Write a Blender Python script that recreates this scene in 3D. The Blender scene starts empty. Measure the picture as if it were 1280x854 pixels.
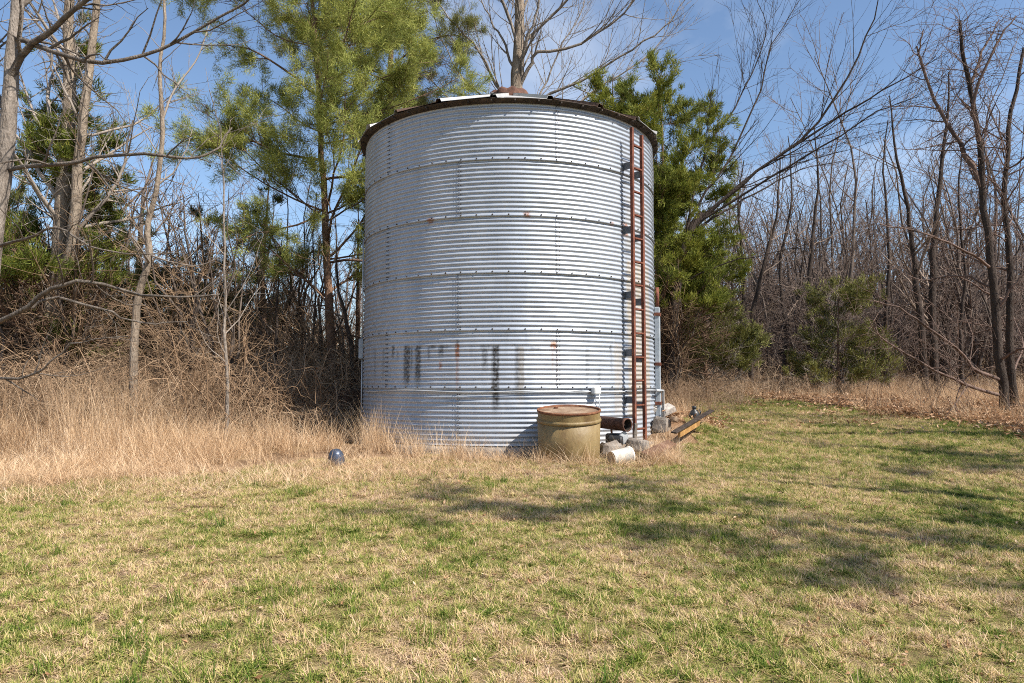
import bpy, math, random
import numpy as np

R_ = math.radians
# ------------------------------------------------------------------ camera
CAM_Z, FPX, PITCH = 0.852, 901.65, R_(3.426)
sc = bpy.context.scene
cam_d = bpy.data.cameras.new("camera")
cam_d.sensor_width = 36.0
cam_d.lens = FPX / 1280 * 36.0
cam_d.clip_end = 3000
cam = bpy.data.objects.new("camera", cam_d)
sc.collection.objects.link(cam)
cam.location = (0, 0, CAM_Z)
cam.rotation_euler = (math.pi / 2 + PITCH, 0, 0)
sc.camera = cam

# ------------------------------------------------------------------ sky and sun
SUN_AZ, SUN_EL = 57.0, 47.0          # azimuth measured from -Y (towards the camera) to +X
SUN = (math.sin(R_(SUN_AZ)) * math.cos(R_(SUN_EL)), -math.cos(R_(SUN_AZ)) * math.cos(R_(SUN_EL)), math.sin(R_(SUN_EL)))
world = bpy.data.worlds.new("World")
sc.world = world
world.use_nodes = True
nt = world.node_tree
nt.nodes.clear()
wo = nt.nodes.new("ShaderNodeOutputWorld")
bg = nt.nodes.new("ShaderNodeBackground")
bg.inputs["Strength"].default_value = 0.102
sky = nt.nodes.new("ShaderNodeTexSky")
sky.sky_type = "NISHITA"
sky.sun_disc = False
sky.sun_elevation = R_(SUN_EL)
sky.sun_rotation = math.atan2(SUN[0], SUN[1])
sky.altitude = 200
sky.air_density = 1.0
sky.dust_density = 0.35
sky.ozone_density = 2.3
tc = nt.nodes.new("ShaderNodeTexCoord")
mp = nt.nodes.new("ShaderNodeMapping")
mp.inputs["Scale"].default_value = (1.0, 1.0, 2.6)
mp.inputs["Rotation"].default_value = (0.25, 0.1, 0.6)
mp.inputs["Location"].default_value = (2.2, 0.9, 0.1)
cn = nt.nodes.new("ShaderNodeTexNoise")
cn.inputs["Scale"].default_value = 1.7
cn.inputs["Detail"].default_value = 7
cn.inputs["Roughness"].default_value = 0.55
cn.inputs["Distortion"].default_value = 0.6
cr = nt.nodes.new("ShaderNodeValToRGB")
cr.color_ramp.elements[0].position = 0.51
cr.color_ramp.elements[0].color = (0, 0, 0, 1)
cr.color_ramp.elements[1].position = 0.78
cr.color_ramp.elements[1].color = (0.45, 0.45, 0.45, 1)
cm = nt.nodes.new("ShaderNodeMixRGB")
cm.inputs["Color2"].default_value = (7.4, 7.7, 8.2, 1)
nt.links.new(tc.outputs["Generated"], mp.inputs["Vector"])
nt.links.new(mp.outputs["Vector"], cn.inputs["Vector"])
nt.links.new(cn.outputs["Fac"], cr.inputs["Fac"])
nt.links.new(cr.outputs["Color"], cm.inputs["Fac"])
nt.links.new(sky.outputs["Color"], cm.inputs["Color1"])
nt.links.new(cm.outputs["Color"], bg.inputs["Color"])
nt.links.new(bg.outputs["Background"], wo.inputs["Surface"])

sl = bpy.data.lights.new("sun", "SUN")
sl.energy = 5.0
sl.angle = R_(0.53)
sl.color = (1.0, 0.945, 0.86)
so = bpy.data.objects.new("sun", sl)
sc.collection.objects.link(so)
from mathutils import Vector, Matrix, Euler
so.rotation_euler = Vector(SUN).to_track_quat("Z", "Y").to_euler()
so.location = (20, -15, 30)

sc.view_settings.view_transform = "Standard"
sc.view_settings.look = "None"
sc.view_settings.gamma = 1.0
sc.view_settings.use_curve_mapping = False
sc.view_settings.exposure = 0.80
sc.cycles.max_bounces = 4
sc.cycles.diffuse_bounces = 2
sc.cycles.glossy_bounces = 2
sc.cycles.transmission_bounces = 4
sc.cycles.transparent_max_bounces = 6
sc.cycles.use_denoising = False
sc.cycles.filter_width = 1.0
sc.cycles.use_adaptive_sampling = True
sc.cycles.adaptive_threshold = 0.016
sc.cycles.sample_clamp_indirect = 2.5
sc.cycles.adaptive_min_samples = 32

# ------------------------------------------------------------------ helpers
COL = sc.collection


def tag(o, label=None, cat=None, group=None, kind=None):
    if label: o["label"] = label
    if cat: o["category"] = cat
    if group: o["group"] = group
    if kind: o["kind"] = kind
    return o


def empty(name, loc=(0, 0, 0), rz=0.0):
    o = bpy.data.objects.new(name, None)
    o.empty_display_size = 0.2
    COL.objects.link(o)
    o.location = loc
    o.rotation_euler = (0, 0, rz)
    return o


def make_mesh(name, verts, faces, mats=(), smooth=True, attrs=None):
    """verts (n,3); faces: list of int arrays (m,3) or (m,4)"""
    me = bpy.data.meshes.new(name)
    verts = np.asarray(verts, dtype=np.float32)
    if not isinstance(faces, (list, tuple)): faces = [faces]
    faces = [np.asarray(f, dtype=np.int32) for f in faces if len(f)]
    nl = sum(f.size for f in faces)
    npoly = sum(len(f) for f in faces)
    me.vertices.add(len(verts))
    me.vertices.foreach_set("co", verts.ravel())
    me.loops.add(nl)
    me.loops.foreach_set("vertex_index", np.concatenate([f.ravel() for f in faces]))
    me.polygons.add(npoly)
    tot = np.concatenate([np.full(len(f), f.shape[1], dtype=np.int32) for f in faces])
    st = np.concatenate([[0], np.cumsum(tot)[:-1]]).astype(np.int32)
    me.polygons.foreach_set("loop_start", st)
    me.polygons.foreach_set("use_smooth", np.full(npoly, smooth, dtype=bool))
    me.update(calc_edges=True)
    for m in mats: me.materials.append(m)
    if attrs:
        for k, a in attrs.items():
            a = np.asarray(a, dtype=np.float32)
            if a.ndim == 1:
                at = me.attributes.new(k, "FLOAT", "POINT")
                at.data.foreach_set("value", a)
            else:
                at = me.attributes.new(k, "FLOAT_COLOR", "POINT")
                at.data.foreach_set("color", a.ravel())
    return me


def mobj(name, me, parent=None, loc=None):
    o = bpy.data.objects.new(name, me)
    COL.objects.link(o)
    if parent: o.parent = parent
    if loc is not None: o.location = loc
    return o


class MB:
    """collects simple shapes into one mesh"""
    def __init__(s): s.v, s.q, s.t, s.n = [], [], [], 0

    def add(s, v, q=None, t=None):
        v = np.asarray(v, float).reshape(-1, 3)
        if q is not None and len(q): s.q.append(np.asarray(q, int) + s.n)
        if t is not None and len(t): s.t.append(np.asarray(t, int) + s.n)
        s.v.append(v); s.n += len(v)
        return s

    def box(s, c, size, rot=(0, 0, 0), taper=1.0, bevel=0.0):
        hx, hy, hz = [a / 2 for a in size]
        M = np.array(Euler(rot).to_matrix())
        if bevel > 0:
            b = min(bevel, hx * .9, hy * .9, hz * .9)
            pts = []
            for sz, hzz, ins in ((-1, hz, b), (-1, hz - b, 0), (1, hz - b, 0), (1, hz, b)):
                k = taper if sz > 0 else 1.0
                X, Y = (hx - ins) * k, (hy - ins) * k
                ch = b if ins == 0 else b * .3
                for (a, d) in ((-X + ch, -Y), (X - ch, -Y), (X, -Y + ch), (X, Y - ch), (X - ch, Y), (-X + ch, Y), (-X, Y - ch), (-X, -Y + ch)):
                    pts.append((a, d, sz * hzz))
            pts = np.array(pts) @ M.T + np.array(c)
            q = []
            for r in range(3):
                for i in range(8):
                    q.append((r * 8 + i, r * 8 + (i + 1) % 8, (r + 1) * 8 + (i + 1) % 8, (r + 1) * 8 + i))
            t = []
            for i in range(1, 7):
                t.append((0, i + 1, i)); t.append((24, 24 + i, 24 + i + 1))
            return s.add(pts, q, t)
        P = np.array([(-hx, -hy, -hz), (hx, -hy, -hz), (hx, hy, -hz), (-hx, hy, -hz),
                      (-hx * taper, -hy * taper, hz), (hx * taper, -hy * taper, hz), (hx * taper, hy * taper, hz), (-hx * taper, hy * taper, hz)])
        return s.add(P @ M.T + np.array(c), [(0, 3, 2, 1), (4, 5, 6, 7), (0, 1, 5, 4), (1, 2, 6, 5), (2, 3, 7, 6), (3, 0, 4, 7)])

    def lathe(s, prof, n=32, c=(0, 0, 0), rot=(0, 0, 0), wob=None):
        """prof list of (r,z); open ends left open unless r==0"""
        M = np.array(Euler(rot).to_matrix())
        a = np.arange(n) * 2 * np.pi / n
        P = []
        for i, (r, z) in enumerate(prof):
            rr = r * (1 + (wob[i % len(wob)] if wob is not None else 0))
            P.append(np.stack([rr * np.cos(a), rr * np.sin(a), np.full(n, z)], 1))
        P = np.concatenate(P) @ M.T + np.array(c)
        q = []
        for k in range(len(prof) - 1):
            for i in range(n):
                q.append((k * n + i, k * n + (i + 1) % n, (k + 1) * n + (i + 1) % n, (k + 1) * n + i))
        return s.add(P, q)

    def tube(s, pts, r, n=8, cap=True):
        pts = np.asarray(pts, float)
        rr = np.full(len(pts), r) if np.isscalar(r) else np.asarray(r, float)
        v, f = tubes([(pts[None], rr[None])], n)
        s.add(v, f)
        if cap:
            k = len(pts)
            base = s.n - len(v)
            s.t.append(np.array([(base, base + i + 1, base + i) for i in range(1, n - 1)]))
            e = base + (k - 1) * n
            s.t.append(np.array([(e, e + i, e + i + 1) for i in range(1, n - 1)]))
        return s

    def build(s, name, mat, parent=None, smooth=False, loc=None, attrs=None):
        f = ([np.concatenate(s.q)] if s.q else []) + ([np.concatenate(s.t)] if s.t else [])
        me = make_mesh(name, np.concatenate(s.v), f, [mat], smooth, attrs)
        if smooth == "auto": pass
        return mobj(name, me, parent, loc)


def tubes(groups, sides):
    """groups list of (P (n,k,3), R (n,k)) -> verts, quads"""
    V, F, off = [], [], 0
    a = np.arange(sides) * 2 * np.pi / sides
    ca, sa = np.cos(a), np.sin(a)
    for P, Rr in groups:
        n, k, _ = P.shape
        if n == 0: continue
        T = np.gradient(P, axis=1)
        T /= np.linalg.norm(T, axis=2, keepdims=True) + 1e-9
        md = T.mean(1)
        ref = np.where((np.abs(md[:, 2]) > 0.75 * np.linalg.norm(md, axis=1))[:, None], np.array([[1.0, 0, 0]]), np.array([[0, 0, 1.0]]))
        U = np.cross(T, ref[:, None, :].repeat(k, 1))
        U /= np.linalg.norm(U, axis=2, keepdims=True) + 1e-9
        W = np.cross(T, U)
        ring = P[:, :, None, :] + Rr[:, :, None, None] * (ca[None, None, :, None] * U[:, :, None, :] + sa[None, None, :, None] * W[:, :, None, :])
        V.append(ring.reshape(-1, 3))
        idx = off + np.arange(n * k * sides).reshape(n, k, sides)
        nx = np.roll(idx, -1, axis=2)
        F.append(np.stack([idx[:, :-1], nx[:, :-1], nx[:, 1:], idx[:, 1:]], -1).reshape(-1, 4))
        off += n * k * sides
    if not V: return np.zeros((0, 3)), np.zeros((0, 4), int)
    return np.concatenate(V), np.concatenate(F)


def _hash(ix, iy, seed):
    h = (ix.astype(np.int64) * 374761393 + iy.astype(np.int64) * 668265263 + seed * 974711) & 0x7fffffff
    h = ((h ^ (h >> 13)) * 1274126177) & 0x7fffffff
    return ((h ^ (h >> 16)) & 0xffff) / 65535.0


def vnoise(x, y, scale, seed=0, oct=3):
    x = np.asarray(x, float); y = np.asarray(y, float)
    out = np.zeros_like(x); amp, tot, f = 1.0, 0, 1.0 / scale
    for o in range(oct):
        X, Y = x * f + 37.1 * o, y * f - 11.7 * o
        ix, iy = np.floor(X), np.floor(Y)
        u, v = X - ix, Y - iy
        u = u * u * (3 - 2 * u); v = v * v * (3 - 2 * v)
        a = _hash(ix, iy, seed + o); b = _hash(ix + 1, iy, seed + o); c = _hash(ix, iy + 1, seed + o); d = _hash(ix + 1, iy + 1, seed + o)
        out += amp * ((a * (1 - u) + b * u) * (1 - v) + (c * (1 - u) + d * u) * v)
        tot += amp; amp *= 0.55; f *= 2.1
    return out / tot


def sstep(a, b, x):
    t = np.clip((x - a) / (b - a), 0, 1)
    return t * t * (3 - 2 * t)


# terrain: falls gently towards the camera, rises into the woods
_GY = np.array([-60, 0, 8, 10, 12, 16, 22, 30, 60, 200, 900.])
_GZ = np.array([-2.2, -.59, -.23, -.14, 0.02, .38, .63, .82, 1.25, 2.2, 4.0])


def ground(x, y):
    x = np.asarray(x, float); y = np.asarray(y, float)
    z = (np.interp(y - .7, _GY, _GZ) + np.interp(y, _GY, _GZ) * 2 + np.interp(y + .7, _GY, _GZ)) / 4
    near = np.exp(-((x - 0) ** 2 + (y - 12.5) ** 2) / 30)
    z = z + (vnoise(x, y, 5.0, 3, 2) - .5) * .16 * (1 - near) + (vnoise(x, y, .9, 9, 2) - .5) * .05
    # low heap of earth at the right foot of the bin
    z = z + .30 * np.exp(-(((x - 2.75) / .55) ** 2 + ((y - 12.0) / 1.1) ** 2))
    return z


def gz(x, y): return float(ground(np.array([x]), np.array([y]))[0])


def pix(px, py, depth):
    """world point seen at photo pixel (px,py) at distance Y=depth"""
    cx, cy = (px - 640) / FPX, (427 - py) / FPX
    c, s = math.cos(PITCH), math.sin(PITCH)
    dy, dz = c - cy * s, s + cy * c
    t = depth / dy
    return np.array([cx * t, depth, CAM_Z + dz * t])


# ------------------------------------------------------------------ materials
def new_mat(name):
    m = bpy.data.materials.new(name)
    m.use_nodes = True
    return m, m.node_tree, m.node_tree.nodes["Principled BSDF"]


def N(nt, t, **kw):
    n = nt.nodes.new(t)
    for k, v in kw.items():
        if k in n.inputs: n.inputs[k].default_value = v
        else: setattr(n, k, v)
    return n


def ramp(nt, stops):
    r = nt.nodes.new("ShaderNodeValToRGB")
    el = r.color_ramp.elements
    while len(el) < len(stops): el.new(0.5)
    for e, (p, c) in zip(el, stops):
        e.position = p; e.color = (*c, 1) if len(c) == 3 else c
    return r


def noisy(name, stops, scale=8.0, rough=0.8, bump=0.3, metal=0.0, detail=6, stretch=(1, 1, 1), bscale=None, spec=0.3, bdist=0.02):
    m, nt, b = new_mat(name)
    tc = N(nt, "ShaderNodeTexCoord")
    mp = N(nt, "ShaderNodeMapping"); mp.inputs["Scale"].default_value = stretch
    nz = N(nt, "ShaderNodeTexNoise", Scale=scale, Detail=detail, Roughness=.62)
    rp = ramp(nt, stops)
    L = nt.links.new
    L(tc.outputs["Object"], mp.inputs["Vector"]); L(mp.outputs["Vector"], nz.inputs["Vector"])
    L(nz.outputs["Fac"], rp.inputs["Fac"]); L(rp.outputs["Color"], b.inputs["Base Color"])
    b.inputs["Roughness"].default_value = rough
    b.inputs["Metallic"].default_value = metal
    b.inputs["Specular IOR Level"].default_value = spec
    if bump:
        n2 = N(nt, "ShaderNodeTexNoise", Scale=bscale or scale * 3, Detail=5)
        bp = N(nt, "ShaderNodeBump", Strength=bump, Distance=bdist)
        L(mp.outputs["Vector"], n2.inputs["Vector"]); L(n2.outputs["Fac"], bp.inputs["Height"]); L(bp.outputs["Normal"], b.inputs["Normal"])
    return m


def plant_mat(name, stops, attr="tint", inst=False, trans=0.3, rough=.7, noise=None):
    """colour by a per-leaf tint; thin leaves let some light through"""
    m, nt, b = new_mat(name)
    L = nt.links.new
    a1 = N(nt, "ShaderNodeAttribute", attribute_name=attr)
    fac = a1.outputs["Fac"]
    if inst:
        a1.attribute_type = "INSTANCER"
        a2 = N(nt, "ShaderNodeAttribute", attribute_name="v")
        ad = N(nt, "ShaderNodeMath", operation="ADD")
        L(a1.outputs["Fac"], ad.inputs[0]); L(a2.outputs["Fac"], ad.inputs[1])
        fac = ad.outputs[0]
        if noise:
            ge = N(nt, "ShaderNodeNewGeometry")
            for sc_, det, amp in ((.55, 4, 1.1), (3.0, 3, .9), (12.0, 2, .9)):
                nz = N(nt, "ShaderNodeTexNoise", Scale=sc_, Detail=det, Roughness=.6)
                L(ge.outputs["Position"], nz.inputs["Vector"])
                m1 = N(nt, "ShaderNodeMath", operation="MULTIPLY_ADD"); m1.inputs[1].default_value = amp; m1.inputs[2].default_value = -.5 * amp
                L(nz.outputs["Fac"], m1.inputs[0])
                m2 = N(nt, "ShaderNodeMath", operation="ADD"); L(fac, m2.inputs[0]); L(m1.outputs[0], m2.inputs[1]); fac = m2.outputs[0]
    rp = ramp(nt, stops)
    L(fac, rp.inputs["Fac"])
    L(rp.outputs["Color"], b.inputs["Base Color"])
    b.inputs["Roughness"].default_value = rough
    b.inputs["Specular IOR Level"].default_value = .25
    if trans > 0:
        tr = N(nt, "ShaderNodeBsdfTranslucent")
        mx = N(nt, "ShaderNodeMixShader"); mx.inputs[0].default_value = trans
        L(rp.outputs["Color"], tr.inputs["Color"])
        L(b.outputs[0], mx.inputs[1]); L(tr.outputs[0], mx.inputs[2])
        L(mx.outputs[0], nt.nodes["Material Output"].inputs["Surface"])
    return m


def bark(name, dark, light, scale=6.0):
    return noisy(name, [(.28, dark), (.5, tuple((a + b) / 2 for a, b in zip(dark, light))), (.72, light)], scale=scale, rough=.9, bump=.7, stretch=(1, 1, .35), bscale=scale * 5, spec=.15, bdist=.05)


M = {}
M["bark_grey"] = bark("bark_grey", (.10, .08, .065), (.33, .28, .235), 9)
M["bark_pale"] = bark("bark_pale", (.095, .07, .052), (.36, .29, .22), 9)
M["bark_mid"] = bark("bark_mid", (.055, .044, .036), (.21, .175, .145), 9)
M["bark_dark"] = bark("bark_dark", (.022, .016, .013), (.085, .064, .052), 9)
M["bark_pine"] = bark("bark_pine", (.09, .05, .032), (.27, .165, .11), 5)
M["bark_cedar"] = bark("bark_cedar", (.06, .035, .024), (.22, .14, .095), 6)
M["twig_grey"] = noisy("twig_grey", [(.3, (.17, .14, .115)), (.7, (.36, .305, .255))], 1.2, .85, 0)
M["twig_brown"] = noisy("twig_brown", [(.3, (.11, .078, .058)), (.7, (.27, .20, .15))], 1.2, .85, 0)
M["twig_red"] = noisy("twig_red", [(.3, (.075, .048, .038)), (.7, (.20, .13, .10))], 1.5, .85, 0)
M["twig_far"] = noisy("twig_far", [(.3, (.105, .075, .060)), (.7, (.24, .178, .145))], .35, .9, 0)
M["twig_tan"] = noisy("twig_tan", [(.3, (.15, .095, .055)), (.7, (.34, .23, .145))], .6, .9, 0)
M["bark_far"] = noisy("bark_far", [(.3, (.05, .038, .031)), (.7, (.17, .132, .107))], 1.2, .9, .3)
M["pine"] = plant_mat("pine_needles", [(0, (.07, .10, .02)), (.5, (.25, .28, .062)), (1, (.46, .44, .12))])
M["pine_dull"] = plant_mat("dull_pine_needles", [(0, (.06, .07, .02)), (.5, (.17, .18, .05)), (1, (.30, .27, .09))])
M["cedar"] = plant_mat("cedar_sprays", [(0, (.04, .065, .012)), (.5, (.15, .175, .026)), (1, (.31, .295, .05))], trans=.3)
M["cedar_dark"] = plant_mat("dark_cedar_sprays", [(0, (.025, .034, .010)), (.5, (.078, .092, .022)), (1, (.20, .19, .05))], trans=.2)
M["grass"] = plant_mat("lawn_blades", [(0, (.055, .11, .012)), (.24, (.18, .235, .034)), (.39, (.335, .33, .085)), (.52, (.53, .42, .18)), (.70, (.65, .465, .275)), (.88, (.71, .53, .37)), (1, (.33, .21, .135))], inst=True, trans=.3, noise=True)
M["dry_grass"] = plant_mat("dry_grass_blades", [(0, (.20, .11, .055)), (.4, (.53, .35, .20)), (.6, (.71, .51, .315)), (1, (.86, .69, .50))], inst=True, trans=.3)
M["bramble"] = plant_mat("bramble_stems", [(0, (.13, .075, .04)), (.5, (.31, .205, .125)), (1, (.50, .37, .25))], inst=True, trans=0)
M["leaf"] = plant_mat("fallen_leaves", [(0, (.18, .09, .04)), (.5, (.43, .245, .13)), (1, (.64, .46, .31))], inst=True, trans=.15)

# ------------------------------------------------------------------ ground regions
def lawn_mask(x, y):
    """1 on the mown clearing"""
    n = (vnoise(x, y, 2.2, 21, 3) - .5)
    right = np.interp(y, [-5, 6, 13, 18, 22, 24], [11.5, 10.4, 8.1, 6.4, 5.2, 4.2])
    m = sstep(-.5, .5, right - x + n * 1.6)
    far = np.interp(x, [-14, -5, -3.2, -2.6, 0, 2.4, 3.3, 4.0, 6, 9], [7.6, 8.0, 8.6, 9.4, 9.6, 10.2, 11.6, 18, 22.5, 22])
    m = m * sstep(-.35, .35, far - y + n * 1.4)
    return m


def tall_mask(x, y):
    """1 where the tall dry grass stands, left of the bin"""
    n = (vnoise(x, y, 1.6, 31, 3) - .5)
    edge = np.interp(x, [-14, -5, -4.2, -3.6, -2.8], [7.7, 8.1, 8.8, 10.4, 11.0])
    m = sstep(-.3, .45, y - edge + n * 2.6) * sstep(-2.2, -2.8, x + n * .4) * sstep(14.0, 12.3, y + n)
    return m


gx = np.concatenate([-np.geomspace(400, 16, 26), np.arange(-15.8, 16, .17), np.geomspace(16.2, 400, 26)])
gy = np.concatenate([np.linspace(-60, -3, 14), np.arange(-2.8, 26, .17), np.geomspace(26.3, 800, 34)])
GX, GY = np.meshgrid(gx, gy)
GZ = ground(GX, GY)
nyy, nxx = GX.shape
idx = np.arange(nyy * nxx).reshape(nyy, nxx)
q = np.stack([idx[:-1, :-1], idx[:-1, 1:], idx[1:, 1:], idx[1:, :-1]], -1).reshape(-1, 4)
lm = lawn_mask(GX, GY); tm = tall_mask(GX, GY)
# bare earth round the right foot of the bin
em = np.exp(-(((GX - 3.1) / .9) ** 2 + ((GY - 12.6) / 1.9) ** 2) * 1.2) * (0.6 + .8 * vnoise(GX, GY, .7, 77, 3))
mask = np.stack([lm.ravel(), tm.ravel(), np.clip(em, 0, 1).ravel(), np.ones(lm.size)], 1)

m, nt, b = new_mat("field_ground")
L = nt.links.new
tcn = N(nt, "ShaderNodeTexCoord")
at = N(nt, "ShaderNodeAttribute", attribute_name="region")
sep = N(nt, "ShaderNodeSeparateColor")
L(at.outputs["Color"], sep.inputs["Color"])
n1 = N(nt, "ShaderNodeTexNoise", Scale=1.1, Detail=8, Roughness=.7)
n2 = N(nt, "ShaderNodeTexNoise", Scale=38, Detail=4, Roughness=.7)
n3 = N(nt, "ShaderNodeTexNoise", Scale=5.0, Detail=6, Roughness=.7)
for n_ in (n1, n2, n3): L(tcn.outputs["Object"], n_.inputs["Vector"])
lawn_c = ramp(nt, [(.32, (.07, .058, .022)), (.47, (.15, .112, .05)), (.60, (.24, .17, .09)), (.75, (.34, .245, .15))])
ma = N(nt, "ShaderNodeMath", operation="MULTIPLY_ADD"); ma.inputs[1].default_value = .45
L(n2.outputs["Fac"], ma.inputs[0])
mb = N(nt, "ShaderNodeMath", operation="MULTIPLY"); mb.inputs[1].default_value = .55
L(n1.outputs["Fac"], mb.inputs[0]); L(mb.outputs[0], ma.inputs[2]); L(ma.outputs[0], lawn_c.inputs["Fac"])
litter_c = ramp(nt, [(.3, (.10, .062, .038)), (.5, (.23, .145, .085)), (.7, (.38, .26, .165))])
mc = N(nt, "ShaderNodeMath", operation="MULTIPLY_ADD"); mc.inputs[1].default_value = .5
md = N(nt, "ShaderNodeMath", operation="MULTIPLY"); md.inputs[1].default_value = .5
L(n3.outputs["Fac"], md.inputs[0]); L(n2.outputs["Fac"], mc.inputs[0]); L(md.outputs[0], mc.inputs[2]); L(mc.outputs[0], litter_c.inputs["Fac"])
dry_c = ramp(nt, [(.3, (.20, .13, .065)), (.7, (.42, .29, .16))])
L(mc.outputs[0], dry_c.inputs["Fac"])
earth_c = ramp(nt, [(.35, (.20, .095, .045)), (.65, (.42, .24, .13))])
L(mc.outputs[0], earth_c.inputs["Fac"])
x1 = N(nt, "ShaderNodeMixRGB"); x2 = N(nt, "ShaderNodeMixRGB"); x3 = N(nt, "ShaderNodeMixRGB")
L(sep.outputs[0], x1.inputs["Fac"]); L(litter_c.outputs[0], x1.inputs[1]); L(lawn_c.outputs[0], x1.inputs[2])
L(sep.outputs[1], x2.inputs["Fac"]); L(x1.outputs[0], x2.inputs[1]); L(dry_c.outputs[0], x2.inputs[2])
L(sep.outputs[2], x3.inputs["Fac"]); L(x2.outputs[0], x3.inputs[1]); L(earth_c.outputs[0], x3.inputs[2])
L(x3.outputs[0], b.inputs["Base Color"])
b.inputs["Roughness"].default_value = .95
b.inputs["Specular IOR Level"].default_value = .1
bp = N(nt, "ShaderNodeBump", Strength=.9, Distance=.03)
L(n2.outputs["Fac"], bp.inputs["Height"]); L(bp.outputs["Normal"], b.inputs["Normal"])
M["ground"] = m
gme = make_mesh("ground", np.stack([GX.ravel(), GY.ravel(), GZ.ravel()], 1), [q], [m], True, {"region": mask})
tag(mobj("ground", gme), kind="structure")

# ------------------------------------------------------------------ the grain bin
BX, BY, BR, RING = -0.045, 12.569, 2.4856, 0.813
PANEL_C = 12


def on_wall(phi, r, z):
    p = R_(phi)
    return np.array([BX + r * math.sin(p), BY - r * math.cos(p), z])


def phi_of(px, r=BR):
    k = (px - 640) / FPX
    lo, hi = -78.0, 78.0
    for _ in range(40):
        mid = (lo + hi) / 2
        w = on_wall(mid, r, 0)
        if w[0] / w[1] < k: lo = mid
        else: hi = mid
    return lo


def galv(name, base1, base2, rough, metal, stain=True):
    m, nt, b = new_mat(name)
    L = nt.links.new
    tc = N(nt, "ShaderNodeTexCoord")
    mp = N(nt, "ShaderNodeMapping"); mp.inputs["Scale"].default_value = (1, 1, .25)
    nz = N(nt, "ShaderNodeTexNoise", Scale=2.2, Detail=8, Roughness=.65)
    L(tc.outputs["Object"], mp.inputs["Vector"]); L(mp.outputs["Vector"], nz.inputs["Vector"])
    oi = N(nt, "ShaderNodeObjectInfo")
    mr = N(nt, "ShaderNodeMath", operation="MULTIPLY_ADD"); mr.inputs[1].default_value = .14
    L(oi.outputs["Random"], mr.inputs[0]); L(nz.outputs["Fac"], mr.inputs[2])
    rp = ramp(nt, [(.35, base1), (.75, base2)])
    L(mr.outputs[0], rp.inputs["Fac"])
    col = rp.outputs[0]
    met = None
    if stain:
        st = N(nt, "ShaderNodeAttribute", attribute_name="stain")
        sp = N(nt, "ShaderNodeSeparateColor")
        L(st.outputs["Color"], sp.inputs["Color"])
        n2 = N(nt, "ShaderNodeTexNoise", Scale=26, Detail=5, Roughness=.7)
        L(tc.outputs["Object"], n2.inputs["Vector"])
        nr = ramp(nt, [(.36, (.35, .35, .35)), (.58, (1, 1, 1))])
        L(n2.outputs["Fac"], nr.inputs["Fac"])
        tot = None
        for ch, c in ((0, (.035, .034, .033)), (1, (.23, .085, .03)), (2, (.42, .30, .14))):
            ml = N(nt, "ShaderNodeMath", operation="MULTIPLY")
            L(sp.outputs[ch], ml.inputs[0]); L(nr.outputs[0], ml.inputs[1])
            mx = N(nt, "ShaderNodeMixRGB"); mx.inputs[2].default_value = (*c, 1)
            L(ml.outputs[0], mx.inputs[0]); L(col, mx.inputs[1])
            col = mx.outputs[0]
            if tot is None: tot = ml.outputs[0]
            else:
                mm = N(nt, "ShaderNodeMath", operation="ADD", use_clamp=True)
                L(tot, mm.inputs[0]); L(ml.outputs[0], mm.inputs[1]); tot = mm.outputs[0]
        mt = N(nt, "ShaderNodeMapRange")
        mt.inputs[3].default_value = metal; mt.inputs[4].default_value = .05
        L(tot, mt.inputs[0]); L(mt.outputs[0], b.inputs["Metallic"])
    else:
        b.inputs["Metallic"].default_value = metal
    L(col, b.inputs["Base Color"])
    n3 = N(nt, "ShaderNodeTexNoise", Scale=9, Detail=6, Roughness=.6)
    L(tc.outputs["Object"], n3.inputs["Vector"])
    rr = N(nt, "ShaderNodeMapRange")
    rr.inputs[3].default_value = rough - .07; rr.inputs[4].default_value = rough + .1
    L(n3.outputs["Fac"], rr.inputs[0]); L(rr.outputs[0], b.inputs["Roughness"])
    return m


M["galv"] = galv("galvanised_steel", (.295, .325, .375), (.40, .43, .48), .40, .26)
M["galv_roof"] = galv("roof_steel", (.34, .33, .31), (.52, .50, .47), .5, .3, stain=False)
M["bolt"] = noisy("bolt_steel", [(.3, (.03, .026, .024)), (.7, (.08, .066, .058))], 20, .7, 0)
M["rust_red"] = noisy("rusty_red_iron", [(.3, (.075, .026, .018)), (.55, (.17, .058, .034)), (.75, (.27, .12, .075))], 9, .8, .5, metal=.1)
M["rust_dark"] = noisy("dark_rust", [(.3, (.035, .02, .014)), (.55, (.085, .05, .033)), (.75, (.17, .10, .065))], 9, .85, .5, metal=.1)
M["eave"] = noisy("weathered_eave_iron", [(.3, (.03, .024, .02)), (.55, (.065, .05, .04)), (.75, (.13, .10, .08))], 6, .85, .4)
M["rust"] = noisy("rusty_iron", [(.3, (.09, .036, .02)), (.55, (.20, .085, .042)), (.75, (.31, .16, .09))], 11, .82, .5, metal=.15)
M["bracket"] = noisy("dark_bracket_steel", [(.3, (.07, .075, .085)), (.7, (.16, .165, .18))], 9, .6, .2)
M["grey_paint"] = noisy("grey_paint", [(.3, (.22, .25, .28)), (.7, (.36, .39, .42))], 7, .5, .1)
M["zinc"] = noisy("zinc_conduit", [(.3, (.36, .375, .39)), (.7, (.52, .53, .54))], 9, .45, .1, metal=.3)
M["white_box"] = noisy("white_enamel", [(.3, (.60, .60, .57)), (.7, (.80, .80, .78))], 9, .5, .1)
M["concrete"] = noisy("old_concrete", [(.3, (.10, .085, .07)), (.5, (.19, .16, .135)), (.72, (.31, .27, .23))], 5, .92, .6, bscale=22)
M["black"] = noisy("black_plastic", [(.3, (.012, .012, .013)), (.7, (.03, .03, .032))], 6, .45, .1, spec=.5)
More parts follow.
